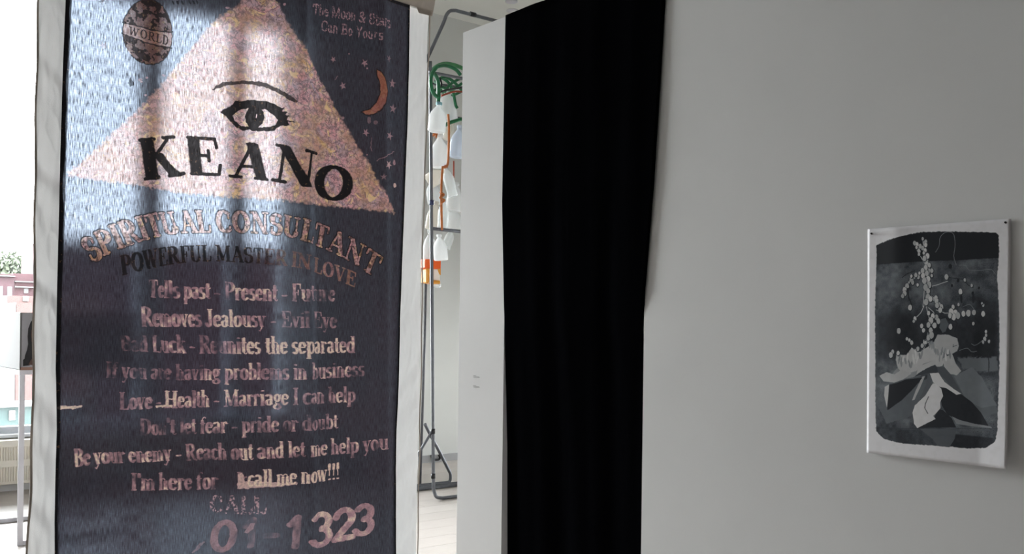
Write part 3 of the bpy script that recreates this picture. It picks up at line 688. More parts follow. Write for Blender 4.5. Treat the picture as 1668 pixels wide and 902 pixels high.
def fabric_mat():
    m, n, out = nodes('dyed_thin_cotton_print')
    N = n.nodes; Lk = n.links.new
    def math_(op, a, b=None, clamp=False):
        x = N.new('ShaderNodeMath'); x.operation = op; x.use_clamp = clamp
        for i, q in enumerate((a, b)):
            if q is None: continue
            if isinstance(q, (int, float)): x.inputs[i].default_value = q
            else: Lk(q, x.inputs[i])
        return x.outputs[0]
    def mix(f, a, b):
        x = N.new('ShaderNodeMix'); x.data_type = 'RGBA'
        for s_, q in ((0, f), (6, a), (7, b)):
            if isinstance(q, (int, float)): x.inputs[s_].default_value = q
            elif isinstance(q, tuple): x.inputs[s_].default_value = (*q, 1)
            else: Lk(q, x.inputs[s_])
        return x.outputs[2]
    def noise_(vec, scale, detail=3, dist=0):
        x = N.new('ShaderNodeTexNoise'); Lk(vec, x.inputs['Vector']); x.inputs['Scale'].default_value = scale
        x.inputs['Detail'].default_value = detail; x.inputs['Distortion'].default_value = dist; return x.outputs[0]
    def maprange(v, a, b, c=0.0, d=1.0):
        x = N.new('ShaderNodeMapRange'); Lk(v, x.inputs[0])
        for i, q in enumerate((a, b, c, d)): x.inputs[i + 1].default_value = q
        return x.outputs[0]
    uv = N.new('ShaderNodeUVMap'); uv.uv_map = 'print'
    im = N.new('ShaderNodeTexImage'); im.image = IMG_BANNER; im.interpolation = 'Linear'; im.extension = 'EXTEND'
    Lk(uv.outputs[0], im.inputs[0])
    sp = N.new('ShaderNodeSeparateColor'); Lk(im.outputs[0], sp.inputs[0])
    Mm, Kk, Tt, Rr = sp.outputs[0], sp.outputs[1], sp.outputs[2], im.outputs['Alpha']
    met = N.new('ShaderNodeMapping'); met.inputs['Scale'].default_value = (cv.a1 - cv.a0, cv.z1 - cv.z0, 1); Lk(uv.outputs[0], met.inputs[0])
    P = met.outputs[0]
    st_ = N.new('ShaderNodeMapping'); st_.inputs['Scale'].default_value = (1, .07, 1); Lk(P, st_.inputs[0])
    st2 = N.new('ShaderNodeMapping'); st2.inputs['Scale'].default_value = (.25, 1, 1); Lk(P, st2.inputs[0])
    thr = noise_(st_.outputs[0], 620, 3)          # vertical slubs of the weave
    thr_h = noise_(st2.outputs[0], 420, 2)
    blot = noise_(P, 5, 4)
    # marbled crackle colours
    dn = N.new('ShaderNodeTexNoise'); Lk(P, dn.inputs['Vector']); dn.inputs['Scale'].default_value = 60; dn.inputs['Detail'].default_value = 4
    vm = N.new('ShaderNodeVectorMath'); vm.operation = 'MULTIPLY_ADD'; Lk(dn.outputs['Color'], vm.inputs[0]); vm.inputs[1].default_value = (.035, .035, .035); Lk(P, vm.inputs[2])
    v1 = N.new('ShaderNodeTexVoronoi'); v1.feature = 'DISTANCE_TO_EDGE'; v1.inputs['Scale'].default_value = 50; Lk(vm.outputs[0], v1.inputs['Vector'])
    v2 = N.new('ShaderNodeTexVoronoi'); v2.feature = 'DISTANCE_TO_EDGE'; v2.inputs['Scale'].default_value = 130; Lk(vm.outputs[0], v2.inputs['Vector'])
    vein = math_('MINIMUM', maprange(v1.outputs['Distance'], 0.01, 0.12), maprange(v2.outputs['Distance'], -0.12, 0.14))
    hue = noise_(P, 17, 6, 1.0)
    rp = N.new('ShaderNodeValToRGB'); Lk(hue, rp.inputs[0]); e = rp.color_ramp.elements
    e[0].position = .30; e[0].color = (.44, .32, .40, 1); e[1].position = .70; e[1].color = (.82, .52, .22, 1)
    for p_, c_ in ((.42, (.58, .36, .38)), (.50, (.76, .36, .38)), (.58, (.72, .50, .44)), (.64, (.80, .48, .24))):
        q = e.new(p_); q.color = (*c_, 1)
    marb = mix(maprange(vein, 0, .8, .9, 0), rp.outputs[0], (.10, .07, .09))
    spk = noise_(P, 260, 2)
    marb = mix(maprange(spk, .60, .70, 0, .7), marb, (.16, .11, .15))
    marb = mix(maprange(noise_(P, 9, 5), .42, .60, 0, .6), marb, (.48, .25, .13))
    marb = mix(maprange(noise_(P, 75, 4), .50, .62, 0, .6), marb, (.17, .11, .13))
    marb = mix(maprange(noise_(P, 38, 4, .8), .60, .66, 0, .7), marb, (.90, .62, .30))
    marb = mix(math_('MULTIPLY', Rr, .7), marb, (.50, .13, .07))
    base = mix(maprange(blot, .35, .65), (.036, .034, .045), (.050, .036, .048))
    base = mix(maprange(thr, .3, .7, 0, .5), base, (.075, .07, .088))
    pale = mix(maprange(Tt, .72, 1.0), (.78, .42, .45), (1.0, .76, .60))
    worn = maprange(noise_(P, 170, 3), .25, .6, .55, 1.0)
    c0 = mix(Mm, base, marb)
    c1 = mix(math_('MULTIPLY', Tt, worn), c0, pale)
    ink = mix(maprange(noise_(P, 90, 3), .62, .7, 0, .35), (.018, .016, .017), (.40, .22, .10))
    col = mix(Kk, c1, ink)
    dif = N.new('ShaderNodeBsdfDiffuse'); Lk(col, dif.inputs[0])
    trl = N.new('ShaderNodeBsdfTranslucent'); Lk(col, trl.inputs[0])
    a = N.new('ShaderNodeMixShader'); Lk(maprange(Mm, 0, 1, .20, .26), a.inputs[0])
    Lk(dif.outputs[0], a.inputs[1]); Lk(trl.outputs[0], a.inputs[2])
    bmp = N.new('ShaderNodeBump'); bmp.inputs['Strength'].default_value = .35; bmp.inputs['Distance'].default_value = .001
    Lk(thr, bmp.inputs['Height']); Lk(bmp.outputs[0], dif.inputs['Normal'])
    # open weave: gaps between the threads
    gap = math_('MULTIPLY', maprange(thr, .34, .74, .003, .066), maprange(thr_h, .3, .7, .7, 1.25))
    gap = math_('MULTIPLY', gap, math_('SUBTRACT', 1.0, math_('MULTIPLY', Kk, .94)))
    gap = math_('MULTIPLY', gap, math_('ADD', 1.0, math_('MULTIPLY', Mm, -.15)))
    tp = N.new('ShaderNodeBsdfRefraction'); tp.inputs['IOR'].default_value = 1.010; tp.inputs['Roughness'].default_value = 1.0
    Lk(mix(Mm, (.68, .80, 1.0), (.95, .88, .94)), tp.inputs[0])
    o = N.new('ShaderNodeMixShader'); Lk(gap, o.inputs[0]); Lk(a.outputs[0], o.inputs[1]); Lk(tp.outputs[0], o.inputs[2])
    Lk(o.outputs[0], out.inputs[0])
    return m
M_FABRIC = fabric_mat()

banner = empty('fabric_banner', (1.2, BY, ZB))
tag(banner, 'tall hanging cloth banner with dark printed panel, pyramid eye and white side borders', 'banner')
def fold(x, z):
    """shallow hanging folds of the cloth, metres towards the back"""
    f_ = .010 * math.sin(x * 7.2 + .5 + .25 * z) + .006 * math.sin(x * 17 + .8 * z) 
    for xc, a_, w_, k_ in ((.97, .012, .022, .01), (1.39, -.012, .016, -.03), (1.24, .006, .014, .02), (1.66, -.010, .020, -.02), (.80, .008, .03, .05)):
        f_ += a_ * math.exp(-((x - xc - k_ * (z - 1.6)) / w_) ** 2)
    f_ += .004 * mnoise.noise(Vector((x * 9, z * 2.2, 3.1)))
    f_ += .0012 * mnoise.noise(Vector((x * 60, z * 22, 1.7)))
    return f_
def lower(x, z):   # diagonal drag near the bottom left
    d = (x - .66) - (1.35 - z) * .22
    return .010 * math.exp(-(d / .03) ** 2) * max(0, min(1, (1.45 - z) * 2))
def panel(u, v):
    z = ZB + .01 + (ZT - ZB - .01) * v; a, b = eLD(z), eRD(z); x = a + (b - a) * u
    return (x, BY + fold(x, z) + lower(x, z), z)
def panel_uv(u, v):
    z = ZB + .01 + (ZT - ZB - .01) * v; a, b = eLD(z), eRD(z)
    return ((a + (b - a) * u - cv.a0) / (cv.a1 - cv.a0), (z - cv.z0) / (cv.z1 - cv.z0))
tag(grid('printed_panel', panel, 320, 420, M_FABRIC, banner, panel_uv), 'dark blue-grey printed cloth panel')
def crease(x, z, seed):
    s_ = 0.0
    for i in range(5):
        rr = random.Random(seed * 10 + i); k = rr.uniform(.10, .24) * (1 if seed < 3 else -1); ph = rr.uniform(0, .25); per = rr.uniform(.20, .34)
        q = ((z + x / k * .16 + ph) % per) / per - .5
        s_ += .0045 * math.exp(-(q / .12) ** 2)
    s_ += .005 * mnoise.noise(Vector((x * 26, z * 5, seed))) + .0022 * mnoise.noise(Vector((x * 70, z * 18, seed)))
    return s_
def border(name, ea, eb, seed):
    def f_(u, v):
        z = ZB + (ZT - ZB) * v; a, b = ea(z), eb(z); x = a + (b - a) * u
        d_ = 1.5 * crease(x, z, seed) * min(1, min(u if seed < 3 else 1 - u, 1) * 5 + .3)
        return (x, BY + .008 + fold(x, z) + (lower(x, z) if seed < 3 else 0) + abs(d_), z)
    o = grid(name, f_, 40, 420, M_MUSLIN, banner); return o
border('cloth_border', eLE, lambda z: eLD(z) + .015, 1)
border('cloth_border', lambda z: eRD(z) - .012, eRE, 5)
def side_hem(ea, w_, nm):
    def f_(u, v):
        z = ZB + (ZT - ZB) * v; x = ea(z) + w_ * (u - .5) + .0015 * math.sin(z * 23)
        return (x, BY + .002 + fold(x, z) + .004 * math.sin(u * math.pi) * -1, z)
    return grid(nm, f_, 4, 300, M_HEM, banner)
side_hem(eLE, .006, 'side_hem'); side_hem(eRE, .004, 'side_hem')
def top_hem(u, v):
    a, b = eLE(ZT) - .003, eRE(ZT) + .004; x = a + (b - a) * u
    bow = .010 * math.sin(u * 9) * .2
    z = ZT - .004 + .10 * v + bow * (1 - v) - (.016 if u > .955 else 0) * (1 - v)
    return (x, BY - .004 + fold(x, ZT) * (1 - v * .8) - .012 * math.sin(v * math.pi), z)
tag(grid('top_hem', top_hem, 160, 10, M_HEM, banner), 'opaque tan hem sleeve')
MB().tube([(eLE(ZT) - .06, BY + .012, ZT + .06), (eRE(ZT) + .06, BY + .012, ZT + .06)], .013, 12).build('hanging_rod', M_WOOD, banner, True)
for x_ in (eLE(ZT) - .04, eRE(ZT) + .04):
    MB().tube([(x_, BY + .012, ZT + .07), (x_, BY + .012, CEIL)], .0012, 6).build('hanging_wire', M_WIRE, banner, True)

# ------------------------------------------------------------------ the print on the wall
PX = BX - .004
pTL, pTR, pBR, pBL = [onX(*p, PX) for p in ((1413, 373), (1647, 356), (1645, 763), (1413, 737))]
ya, yb = min(p.y for p in (pTL, pTR, pBR, pBL)) - .01, max(p.y for p in (pTL, pTR, pBR, pBL)) + .01
za, zb = min(p.z for p in (pTL, pTR, pBR, pBL)) - .01, max(p.z for p in (pTL, pTR, pBR, pBL)) + .01
pc = Canvas(0, yb - ya, za, zb, 1500, 40)     # horizontal coordinate runs from the far edge to the near edge
def wc(px, py):
    v = onX(px, py, PX); return ((yb - v.y) * pc.ppm, (v.z - pc.z0) * pc.ppm)
def wcs(p): return [wc(*q) for q in p]
g = pc.new() + .80
def paint(pts, val, soft=1.2, rag=2.0): pc.poly(g, wcs(pts), val, rag, soft, 'paint')
nA = vnoise(pc.H, pc.W, 60, 5); nB = vnoise(pc.H, pc.W, 18, 6); nC = vnoise(pc.H, pc.W, 3, 8); nD = vnoise(pc.H, pc.W, 1.6, 9)
frame = [(1428, 399), (1450, 390), (1480, 382), (1500, 378), (1540, 377), (1600, 378), (1622, 379), (1627, 384), (1628, 410), (1625, 450), (1629, 520), (1630, 600), (1628, 700), (1625, 718), (1610, 729), (1580, 730), (1540, 726), (1500, 724), (1465, 721), (1440, 714), (1429, 703), (1427, 680), (1426, 600), (1425, 500)]
fm = pc.new(); pc.poly(fm, wcs(frame), 1.0, 4, 3)
ground = .085 + .085 * (nA - .35) + .05 * (nB - .5) + .035 * (nC - .5)
Yc, Xc = np.mgrid[0:pc.H, 0:pc.W].astype(np.float32)
def rowz(px, py): return wc(px, py)[1]
def band_(y0, y1, mul, xr=(1425, 1630), soft=14):
    a, b = rowz(1530, y1), rowz(1530, y0)
    mm = np.clip((Yc - a) / soft, 0, 1) * np.clip((b - Yc) / soft, 0, 1)
    xa, xb = wc(xr[0], 500)[0], wc(xr[1], 500)[0]
    mm *= np.clip((Xc - xa) / 30, 0, 1) * np.clip((xb - Xc) / 30, 0, 1)
    return 1 + (mul - 1) * mm
ground = np.clip(ground, .012, .3)
ground *= band_(425, 500, 1.25) * band_(505, 600, .45, soft=40) * band_(520, 590, .6, (1500, 1632), 40) * band_(580, 700, 1.35, soft=25)
ground *= band_(480, 620, .45, (1585, 1632), 40) * band_(703, 730, .75, (1425, 1540), 6) * band_(703, 730, .3, (1548, 1632), 6) * band_(500, 580, .6, (1440, 1500), 40)
ground *= 1 - .5 * (nD > .72) * (Xc > wc(1590, 500)[0])
g = g * (1 - fm) + np.clip(ground, .008, .3) * fm
paint([(1427, 400), (1460, 387), (1500, 379), (1540, 377), (1622, 379), (1627, 385), (1627, 420), (1560, 424), (1500, 426), (1428, 431)], .012, 2, 3)
paint([(1560, 582), (1625, 582), (1628, 604), (1600, 606), (1570, 600)], .17, 8, 10)
# large pale shapes of leaves and petals
LT, MID = .60, .20
paint([(1470, 640), (1530, 606), (1560, 612), (1590, 600), (1626, 660), (1628, 672), (1600, 680), (1560, 668), (1520, 650), (1480, 680), (1446, 690), (1430, 660)], .15, 3, 4)
paint([(1555, 612), (1585, 598), (1602, 616), (1618, 645), (1627, 660), (1600, 664), (1575, 650)], .20, 2, 3)
paint([(1446, 618), (1462, 600), (1500, 590), (1538, 570), (1500, 612), (1470, 618)], .30, 3, 3)
# petals behind the berries
paint([(1460, 586), (1461, 578), (1478, 578), (1486, 566), (1492, 571), (1500, 573), (1518, 561), (1528, 560), (1538, 575), (1536, 590), (1520, 588), (1505, 592), (1494, 604), (1474, 610), (1464, 600)], .50, 1.5, 2)
paint([(1520, 561), (1528, 545), (1545, 545), (1560, 551), (1563, 563), (1560, 572), (1548, 578), (1534, 572)], .44, 1.5, 2)
paint([(1536, 584), (1552, 576), (1558, 592), (1567, 604), (1560, 611), (1549, 609), (1540, 600)], .46, 1.2, 1.5)
paint([(1433, 612), (1445, 606), (1458, 610), (1470, 602), (1486, 608), (1472, 618), (1458, 623), (1440, 621)], .48, 1.2, 2)
paint([(1497, 597), (1520, 588), (1540, 587), (1536, 596), (1515, 602), (1494, 610)], .50, 1.2, 1.5)
for i in range(26):
    x_ = 1466 + i * 3.3; y_ = 575 + 12 * math.sin(i * .35) - (i > 12) * 12
    pc.poly(g, wcs(circ(x_, y_ + random.uniform(-6, 12), random.uniform(1, 1.8), random.uniform(5, 10), 10, .3 * random.uniform(-1, 1))), random.choice([.24, .30, .62, .66]), 3, 3, 'paint')
# grey knot and hanging leaf pieces
paint([(1497, 608), (1510, 600), (1524, 594), (1530, 600), (1528, 607), (1515, 607), (1490, 614)], .07, 1.2, 2)
paint([(1527, 597), (1540, 598), (1552, 612), (1566, 636), (1570, 641), (1552, 632), (1540, 617), (1530, 608)], .11, 1.2, 1.5)
paint([(1513, 608), (1517, 612), (1519, 628), (1512, 645), (1505, 652), (1500, 648), (1509, 628)], .13, 1.2, 1.5)
paint([(1503, 614), (1508, 612), (1500, 632), (1491, 651), (1487, 652), (1493, 636)], .45, 1.2, 1)
# near-black leaves
paint([(1450, 626), (1461, 624), (1477, 618), (1504, 615), (1490, 632), (1470, 652), (1447, 668), (1446, 664), (1448, 645)], .020, 1.0, 1)
paint([(1446, 664), (1441, 644), (1442, 630), (1449, 626), (1448, 645)], .58, 1, .5)
paint([(1528, 629), (1545, 627), (1556, 638), (1568, 642), (1585, 655), (1600, 672), (1611, 690), (1614, 695), (1590, 690), (1560, 682), (1545, 675), (1536, 660), (1533, 645)], .022, 1.0, 1)
paint([(1496, 697), (1524, 680), (1530, 665), (1538, 668), (1552, 680), (1560, 696)], .026, 1.0, 1)
# white petals
paint([(1516, 608), (1530, 607), (1540, 622), (1556, 634), (1567, 641), (1560, 643), (1543, 632), (1528, 629), (1521, 622)], .66, 1.0, 1)
paint([(1521, 624), (1527, 626), (1535, 633), (1538, 645), (1533, 655), (1534, 664), (1526, 674), (1522, 677), (1526, 682), (1510, 690), (1496, 697), (1491, 690), (1488, 672), (1492, 660), (1508, 645), (1514, 636)], .70, 1.0, 1.6)
paint([(1553, 678), (1566, 684), (1590, 690), (1616, 694), (1619, 697), (1585, 694), (1560, 690)], .28, 1, 1)
paint([(1500, 698), (1560, 698), (1558, 714), (1549, 728), (1530, 726), (1521, 714)], .12, 1.5, 2)
pc.stroke(fm, wcs([(0, 0), (0, 0)]), 1, 1, 0)
def gline(pts, r_, val, rag=1.5):
    tm = pc.new(); pc.stroke(tm, wcs(pts), r_, r_, 1.0, rag); g[:] = g * (1 - tm) + val * tm
gline([(1514, 646), (1509, 658), (1508, 664), (1513, 673)], 2.0, .05)
gline([(1427, 697), (1560, 698), (1626, 698)], 1.0, .05)
gline([(1612, 576), (1612, 604)], 2.2, .015, 3)
gline([(1554, 561), (1553, 565), (1560, 562)], 1.2, .02)
# berries and stems
def berry(x_, y_, r_, v_=.56):
    pc.poly(g, wcs(circ(x_ + .5, y_ + .6, r_ * .62 + .9, r_ + 1.0, 16)), .03, 3, 2.5, 'paint')
    pc.poly(g, wcs(circ(x_, y_, r_ * .66, r_, 16)), v_, 2, 1.4, 'paint')
for p_ in ([(1494, 408), (1507, 430), (1512, 440)], [(1512, 430), (1506, 470), (1504, 500), (1508, 492), (1512, 512), (1521, 534)], [(1519, 466), (1530, 463), (1544, 458)], [(1510, 490), (1500, 510), (1490, 520)], [(1526, 505), (1540, 510), (1548, 510)], [(1513, 501), (1521, 508), (1525, 516)]):
    gline(p_, 1.6, .52)
for p_ in ([(1546, 452), (1560, 454), (1573, 455)], [(1571, 457), (1578, 465), (1586, 468)], [(1544, 523), (1552, 518), (1560, 526), (1556, 540)], [(1470, 452), (1478, 446), (1490, 441)]):
    gline(p_, 1.6, .025)
for p_ in ([(1524, 411), (1530, 400), (1532, 386), (1542, 378), (1553, 381), (1556, 398), (1554, 418), (1558, 432)], [(1563, 432), (1573, 433), (1580, 440), (1600, 440), (1615, 439), (1622, 447)], [(1564, 571), (1576, 567), (1584, 573), (1592, 572)], [(1569, 500), (1580, 496), (1588, 505)], [(1583, 560), (1590, 562), (1602, 554)]):
    gline(smoothpath([Vector((a, b, 0)) for a, b in p_], 6) and [(v.x, v.y) for v in smoothpath([Vector((a, b, 0)) for a, b in p_], 6)], 1.2, .22)
for p_, r_ in (([(1493, 398), (1498, 410)], 4.5), ([(1504, 392), (1507, 408)], 5), ([(1508, 418), (1513, 440), (1510, 462), (1513, 478)], 8), ([(1513, 482), (1526, 490), (1530, 502)], 8), ([(1511, 486), (1508, 496)], 8), ([(1521, 514), (1514, 530)], 8), ([(1474, 470), (1484, 456), (1494, 450)], 5), ([(1550, 510), (1562, 513)], 9), ([(1518, 545), (1512, 556)], 9)):
    gline(p_, r_ + 2.5, .03); gline(p_, r_, .42)
blobs = [(1490, 396, 4), (1494, 398, 4), (1499, 401, 4), (1493, 403, 3), (1503, 389, 3), (1508, 394, 4), (1508, 399, 4), (1503, 404, 4), (1497, 409, 4), (1497, 414, 3), (1507, 408, 4), (1505, 412, 3),
 (1511, 417, 5), (1506, 421, 5), (1510, 430, 5), (1508, 436, 5), (1514, 432, 4), (1503, 441, 5), (1518, 441, 4), (1504, 449, 5), (1510, 445, 5), (1512, 455, 6), (1506, 457, 6), (1514, 464, 6), (1508, 468, 6), (1512, 474, 5), (1518, 449, 3),
 (1496, 451, 4), (1492, 448, 4), (1485, 455, 5), (1487, 460, 4), (1485, 450, 3), (1478, 466, 5), (1474, 472, 5), (1474, 478, 5), (1471, 482, 4), (1498, 445, 3), (1495, 464, 3),
 (1483, 501, 5), (1512, 484, 6), (1509, 492, 6), (1516, 487, 5), (1525, 486, 5), (1526, 490, 5), (1530, 498, 6), (1534, 500, 5), (1532, 505, 5), (1527, 497, 5), (1513, 510, 4), (1491, 519, 4), (1489, 523, 3),
 (1526, 517, 5), (1529, 523, 5), (1520, 515, 5), (1517, 522, 6), (1513, 529, 5), (1517, 538, 5), (1523, 530, 5), (1502, 531, 4), (1505, 538, 4), (1465, 539, 5), (1478, 552, 3), (1482, 554, 3), (1486, 558, 4),
 (1542, 451, 5), (1572, 456, 3), (1583, 465, 3), (1565, 475, 5), (1553, 500, 4), (1562, 496, 3), (1550, 508, 6), (1557, 510, 6), (1554, 516, 6), (1561, 514, 6), (1548, 514, 5), (1570, 511, 5), (1578, 510, 6), (1587, 509, 5), (1602, 511, 5), (1602, 497, 3), (1600, 494, 2),
 (1549, 532, 5), (1586, 527, 3), (1607, 540, 3), (1607, 546, 3), (1605, 552, 4), (1612, 556, 3), (1602, 557, 3), (1455, 573, 4), (1452, 578, 5), (1464, 575, 4), (1503, 563, 4), (1496, 568, 4), (1509, 558, 3), (1513, 550, 5), (1518, 546, 6)]
for x_, y_, r_ in blobs: berry(x_, y_, r_ * .95, random.uniform(.42, .62))
for x_, y_, r_ in ((1551, 465, 2.6), (1561, 457, 3), (1585, 478, 3), (1595, 469, 2.4), (1548, 434, 4)):
    pc.poly(g, wcs(circ(x_, y_, r_ * .7, r_, 12)), .015, 2, 2, 'paint')
gline([(1566, 480), (1567, 492)], 4, .025, 3); gline([(1586, 480), (1586, 492)], 5, .03, 3)
paint([(1533, 520), (1541, 518), (1546, 528), (1541, 540), (1536, 542), (1531, 534)], .13, 1.5, 2)
gline([(1479, 470), (1481, 486), (1486, 496)], 3.4, .03, 4)
g *= 1 + (nB - .5) * .10
IMG_PRINT = pc.image('flower_print', (g, g, g))
def print_mat():
    m, n, out = nodes('monoprint_paper'); N = n.nodes; Lk = n.links.new
    uv = N.new('ShaderNodeUVMap'); uv.uv_map = 'print'
    im = N.new('ShaderNodeTexImage'); im.image = IMG_PRINT; im.extension = 'EXTEND'; Lk(uv.outputs[0], im.inputs[0])
    rp = N.new('ShaderNodeValToRGB'); Lk(im.outputs[0], rp.inputs[0]); e = rp.color_ramp.elements
    e[0].position = 0; e[0].color = (.004, .005, .008, 1); e[1].position = .8; e[1].color = (.88, .87, .90, 1)
    for p_, c_ in ((.06, (.045, .052, .064)), (.2, (.185, .205, .225)), (.6, (.68, .68, .68))):
        q = e.new(p_); q.color = (*c_, 1)
    b = N.new('ShaderNodeBsdfPrincipled'); Lk(rp.outputs[0], b.inputs['Base Color']); b.inputs['Roughness'].default_value = .65; b.inputs['Specular IOR Level'].default_value = .2
    Lk(b.outputs[0], out.inputs[0]); return m
def sheet_xyz(u, v):
    p = (pBL * (1 - u) + pBR * u) * (1 - v) + (pTL * (1 - u) + pTR * u) * v
    lift = .014 * (1 - v) ** 2 * (.45 + .55 * u) + .004 * math.sin(u * math.pi) * (1 - v * .6) + .003 * u * v + .010 * max(0, u - .82) / .18 * (1 - v)
    lift += .004 * math.exp(-((u - .22) / .1) ** 2) * v
    return p, lift
def sheet(u, v): p, l = sheet_xyz(u, v); return (p.x + .0025 - l, p.y, p.z)
def sheet_uv(u, v): p, l = sheet_xyz(u, v); return ((yb - p.y) / (pc.W / pc.ppm), (p.z - pc.z0) / (pc.z1 - pc.z0))
poster = empty('paper_print', ((pBL.x), (pBL.y + pBR.y) / 2, pBL.z))
tag(poster, 'black and grey botanical print on white paper pinned to the near white wall', 'print')
po = grid('paper_sheet', sheet, 50, 70, print_mat(), poster, sheet_uv)
s2 = po.modifiers.new('thickness', 'SOLIDIFY'); s2.thickness = .0006; s2.offset = 1
for q in ((1422, 381), (1640, 363)):
    v = onX(*q, PX)
    pin = MB().tube([(v.x + .004, v.y, v.z), (v.x - .006, v.y, v.z + .0005), (v.x - .0065, v.y, v.z + .0005), (v.x - .013, v.y - .001, v.z + .001)], [.0012, .0014, .0035, .003], 12)
    pin.build('pin', M_PIN, poster, True)

# ------------------------------------------------------------------ left side: heater, box on stand
heater = empty('baseboard_heater', (-.5, 9.85, 0))
tag(heater, 'long cream ribbed wall heater along the floor under the window', 'heater')
HX0, HX1 = -.4, 4.8
MB().box((HX0, 9.80, .09), (HX1, 9.995, .49)).build('casing', M_HEAT, heater, bevel=.006)
for z0, z1 in ((.12, .25), (.31, .43)):
    gr = MB(); x = HX0 + .05
    while x < HX1 - .05:
        gr.box((x, 9.785, z0), (x + .010, 9.80, z1)); x += .022
    o = gr.build('grille_ribs', M_HEAT, heater); o['kind'] = 'stuff'
for x in np.arange(HX0 + .3, HX1, 1.6):
    MB().box((x, 9.86, 0.0), (x + .05, 9.95, .09)).build('foot', M_BLKHOSE, heater)

box = empty('picture_box', (1.66, 7.53, 1.24))
bx0, by0, bx1, by1, bz0, bz1 = 1.655, 7.53, 2.45, 8.50, 1.238, 1.642
tag(box, 'white box picturing a dark-haired figure, raised on a metal stand by the window', 'display box')
MB().box((bx0, by0, bz0), (bx1, by1, bz1)).build('box_body', M_BOXW, box, bevel=.004)
MB().box((bx0 + .01, by0 - .006, bz0 + .02), (bx1 - .01, by0 + .001, bz1 - .004)).build('picture_panel', M_BOXG, box)
MB().box((bx0 + .004, by0 - .008, bz0), (bx1 - .004, by0 + .001, bz0 + .02)).build('panel_edge', M_BROWN, box)
def face_pts(pts): return [onY(a, b, by0 - .0065) for a, b in pts]
MB().prism(face_pts([(55, 519), (50, 524), (46, 535), (45, 548), (46, 560), (44, 570), (41, 578), (40, 584), (37.5, 586), (37.5, 596), (48, 595), (56, 588), (66, 590), (74, 580), (72, 560), (72, 535), (66, 522)]), (0, -.001, 0)).build('pictured_hair', M_HAIR, box)
MB().prism(face_pts([(50, 538), (56, 534), (63, 538), (64, 552), (58, 562), (51, 556)]), (0, -.0022, 0)).build('pictured_face', M_SKIN, box)
MB().prism(face_pts([(46, 594), (50, 586), (56, 580), (64, 586), (66, 595)]), (0, -.0024, 0)).build('pictured_shoulder', M_SKIN, box)
stand = empty('box_stand', (2.0, 8.0, 0))
tag(stand, 'pale grey square-tube metal stand carrying the white picture box', 'stand')
T_ = .034
for (x, y_) in ((bx0 + .005, by0 + .01), (bx0 + .005, by1 - .045), (bx1 - .04, by0 + .01), (bx1 - .04, by1 - .045)):
    MB().box((x, y_, .0), (x + T_, y_ + T_, bz0 - T_ - .001)).build('leg', M_STAND, stand, bevel=.002)
for y_ in (by0 + .01, by1 - .045):
    MB().box((bx0 + .005 + T_, y_, .002), (bx1 - .04, y_ + T_, T_)).build('foot_rail', M_STAND, stand, bevel=.002)
MB().box((bx0 + .005, by1 - .045, .002), (bx0 - .55, by1 - .045 + T_, T_)).build('foot_rail', M_STAND, stand, bevel=.002)
MB().box((2.02, by0 + .01 + T_, .002), (2.02 + T_, by1 - .045, T_)).build('cross_rail', M_STAND, stand, bevel=.002)
top = MB(); top.box((bx0, by0 + .005, bz0 - T_), (bx1, by0 + .005 + T_, bz0 - .001)); top.box((bx0, by1 - .005 - T_, bz0 - T_), (bx1, by1 - .005, bz0 - .001))
top.box((bx0, by0 + .005 + T_, bz0 - T_), (bx0 + T_, by1 - .005 - T_, bz0 - .001)); top.box((bx1 - T_, by0 + .005 + T_, bz0 - T_), (bx1, by1 - .005 - T_, bz0 - .001))
top.build('top_frame', M_STAND, stand)

# ------------------------------------------------------------------ tube rack with hoses and jugs
RY = 7.6
def rp(px, py, Y=RY): return onY(px, py, Y)
rack = empty('tube_rack', (5.2, RY, 0))
tag(rack, 'tall rack of bent grey steel tube behind the banner, hung with jugs and hoses', 'rack')
TR = .016
foot = rp(706, 795); fz = TR
def gnd(px, py, zz=TR):
    d = ray(px, py); return EYE + d * ((zz - EYE.z) / d.z)
fy = gnd(712, 812)
Yp = fy.y
def q(px, py): return onY(px, py, Yp)
p_top = q(703, 150)
pole_pts = [Vector((p.x, p.y, p.z)) for p in (q(701, 100), q(702, 250), q(703, 400), q(704.5, 600), q(705.5, 740), q(706, 785))]
b1 = q(706.5, 797)
pole = [*pole_pts, Vector((b1.x, Yp, max(b1.z, .09)))]
e0 = Vector((b1.x + .03, Yp, .035)); e1 = Vector((b1.x + .10, Yp, TR)); e2 = Vector((b1.x + 1.2, Yp, TR))
MB().tube(smoothpath(pole + [e0, e1], 4) + [e2], TR, 10).build('front_pole', M_STEEL, rack, True)
arm = [q(690, 108), q(703, 80), q(722, 38), q(727, 25), q(733, 18), q(742, 17)]
endp = q(742, 17)
MB().tube(smoothpath(arm, 5) + [Vector((endp.x + 1.1, Yp, endp.z + .0))], TR, 10).build('top_arm', M_STEEL, rack, True)
c_ = q(770, 23.5); MB().tube([(c_.x - .03, Yp, c_.z), (c_.x + .03, Yp, c_.z)], TR * 1.35, 12).build('collar', M_BLKHOSE, rack, True)
YB = gnd(733, 785).y
def q2(px, py): return onY(px, py, YB)
r0 = gnd(737, 781.5)
MB().tube(smoothpath([q2(692, 690), q2(700, 706), q2(716, 736), q2(729, 762), q2(733.5, 772), Vector((q2(733, 778).x, YB, .03)), Vector((q2(729, 781).x, YB, TR)), ], 5) + [Vector((q2(640, 781).x, YB, TR))], TR, 10).build('back_leg', M_STEEL, rack, True)
YC = gnd(733, 788).y
MB().tube([(q2(640, 790).x, YC, TR), (6.6, YC, TR)], TR, 10).build('floor_rail', M_STEEL, rack, True)
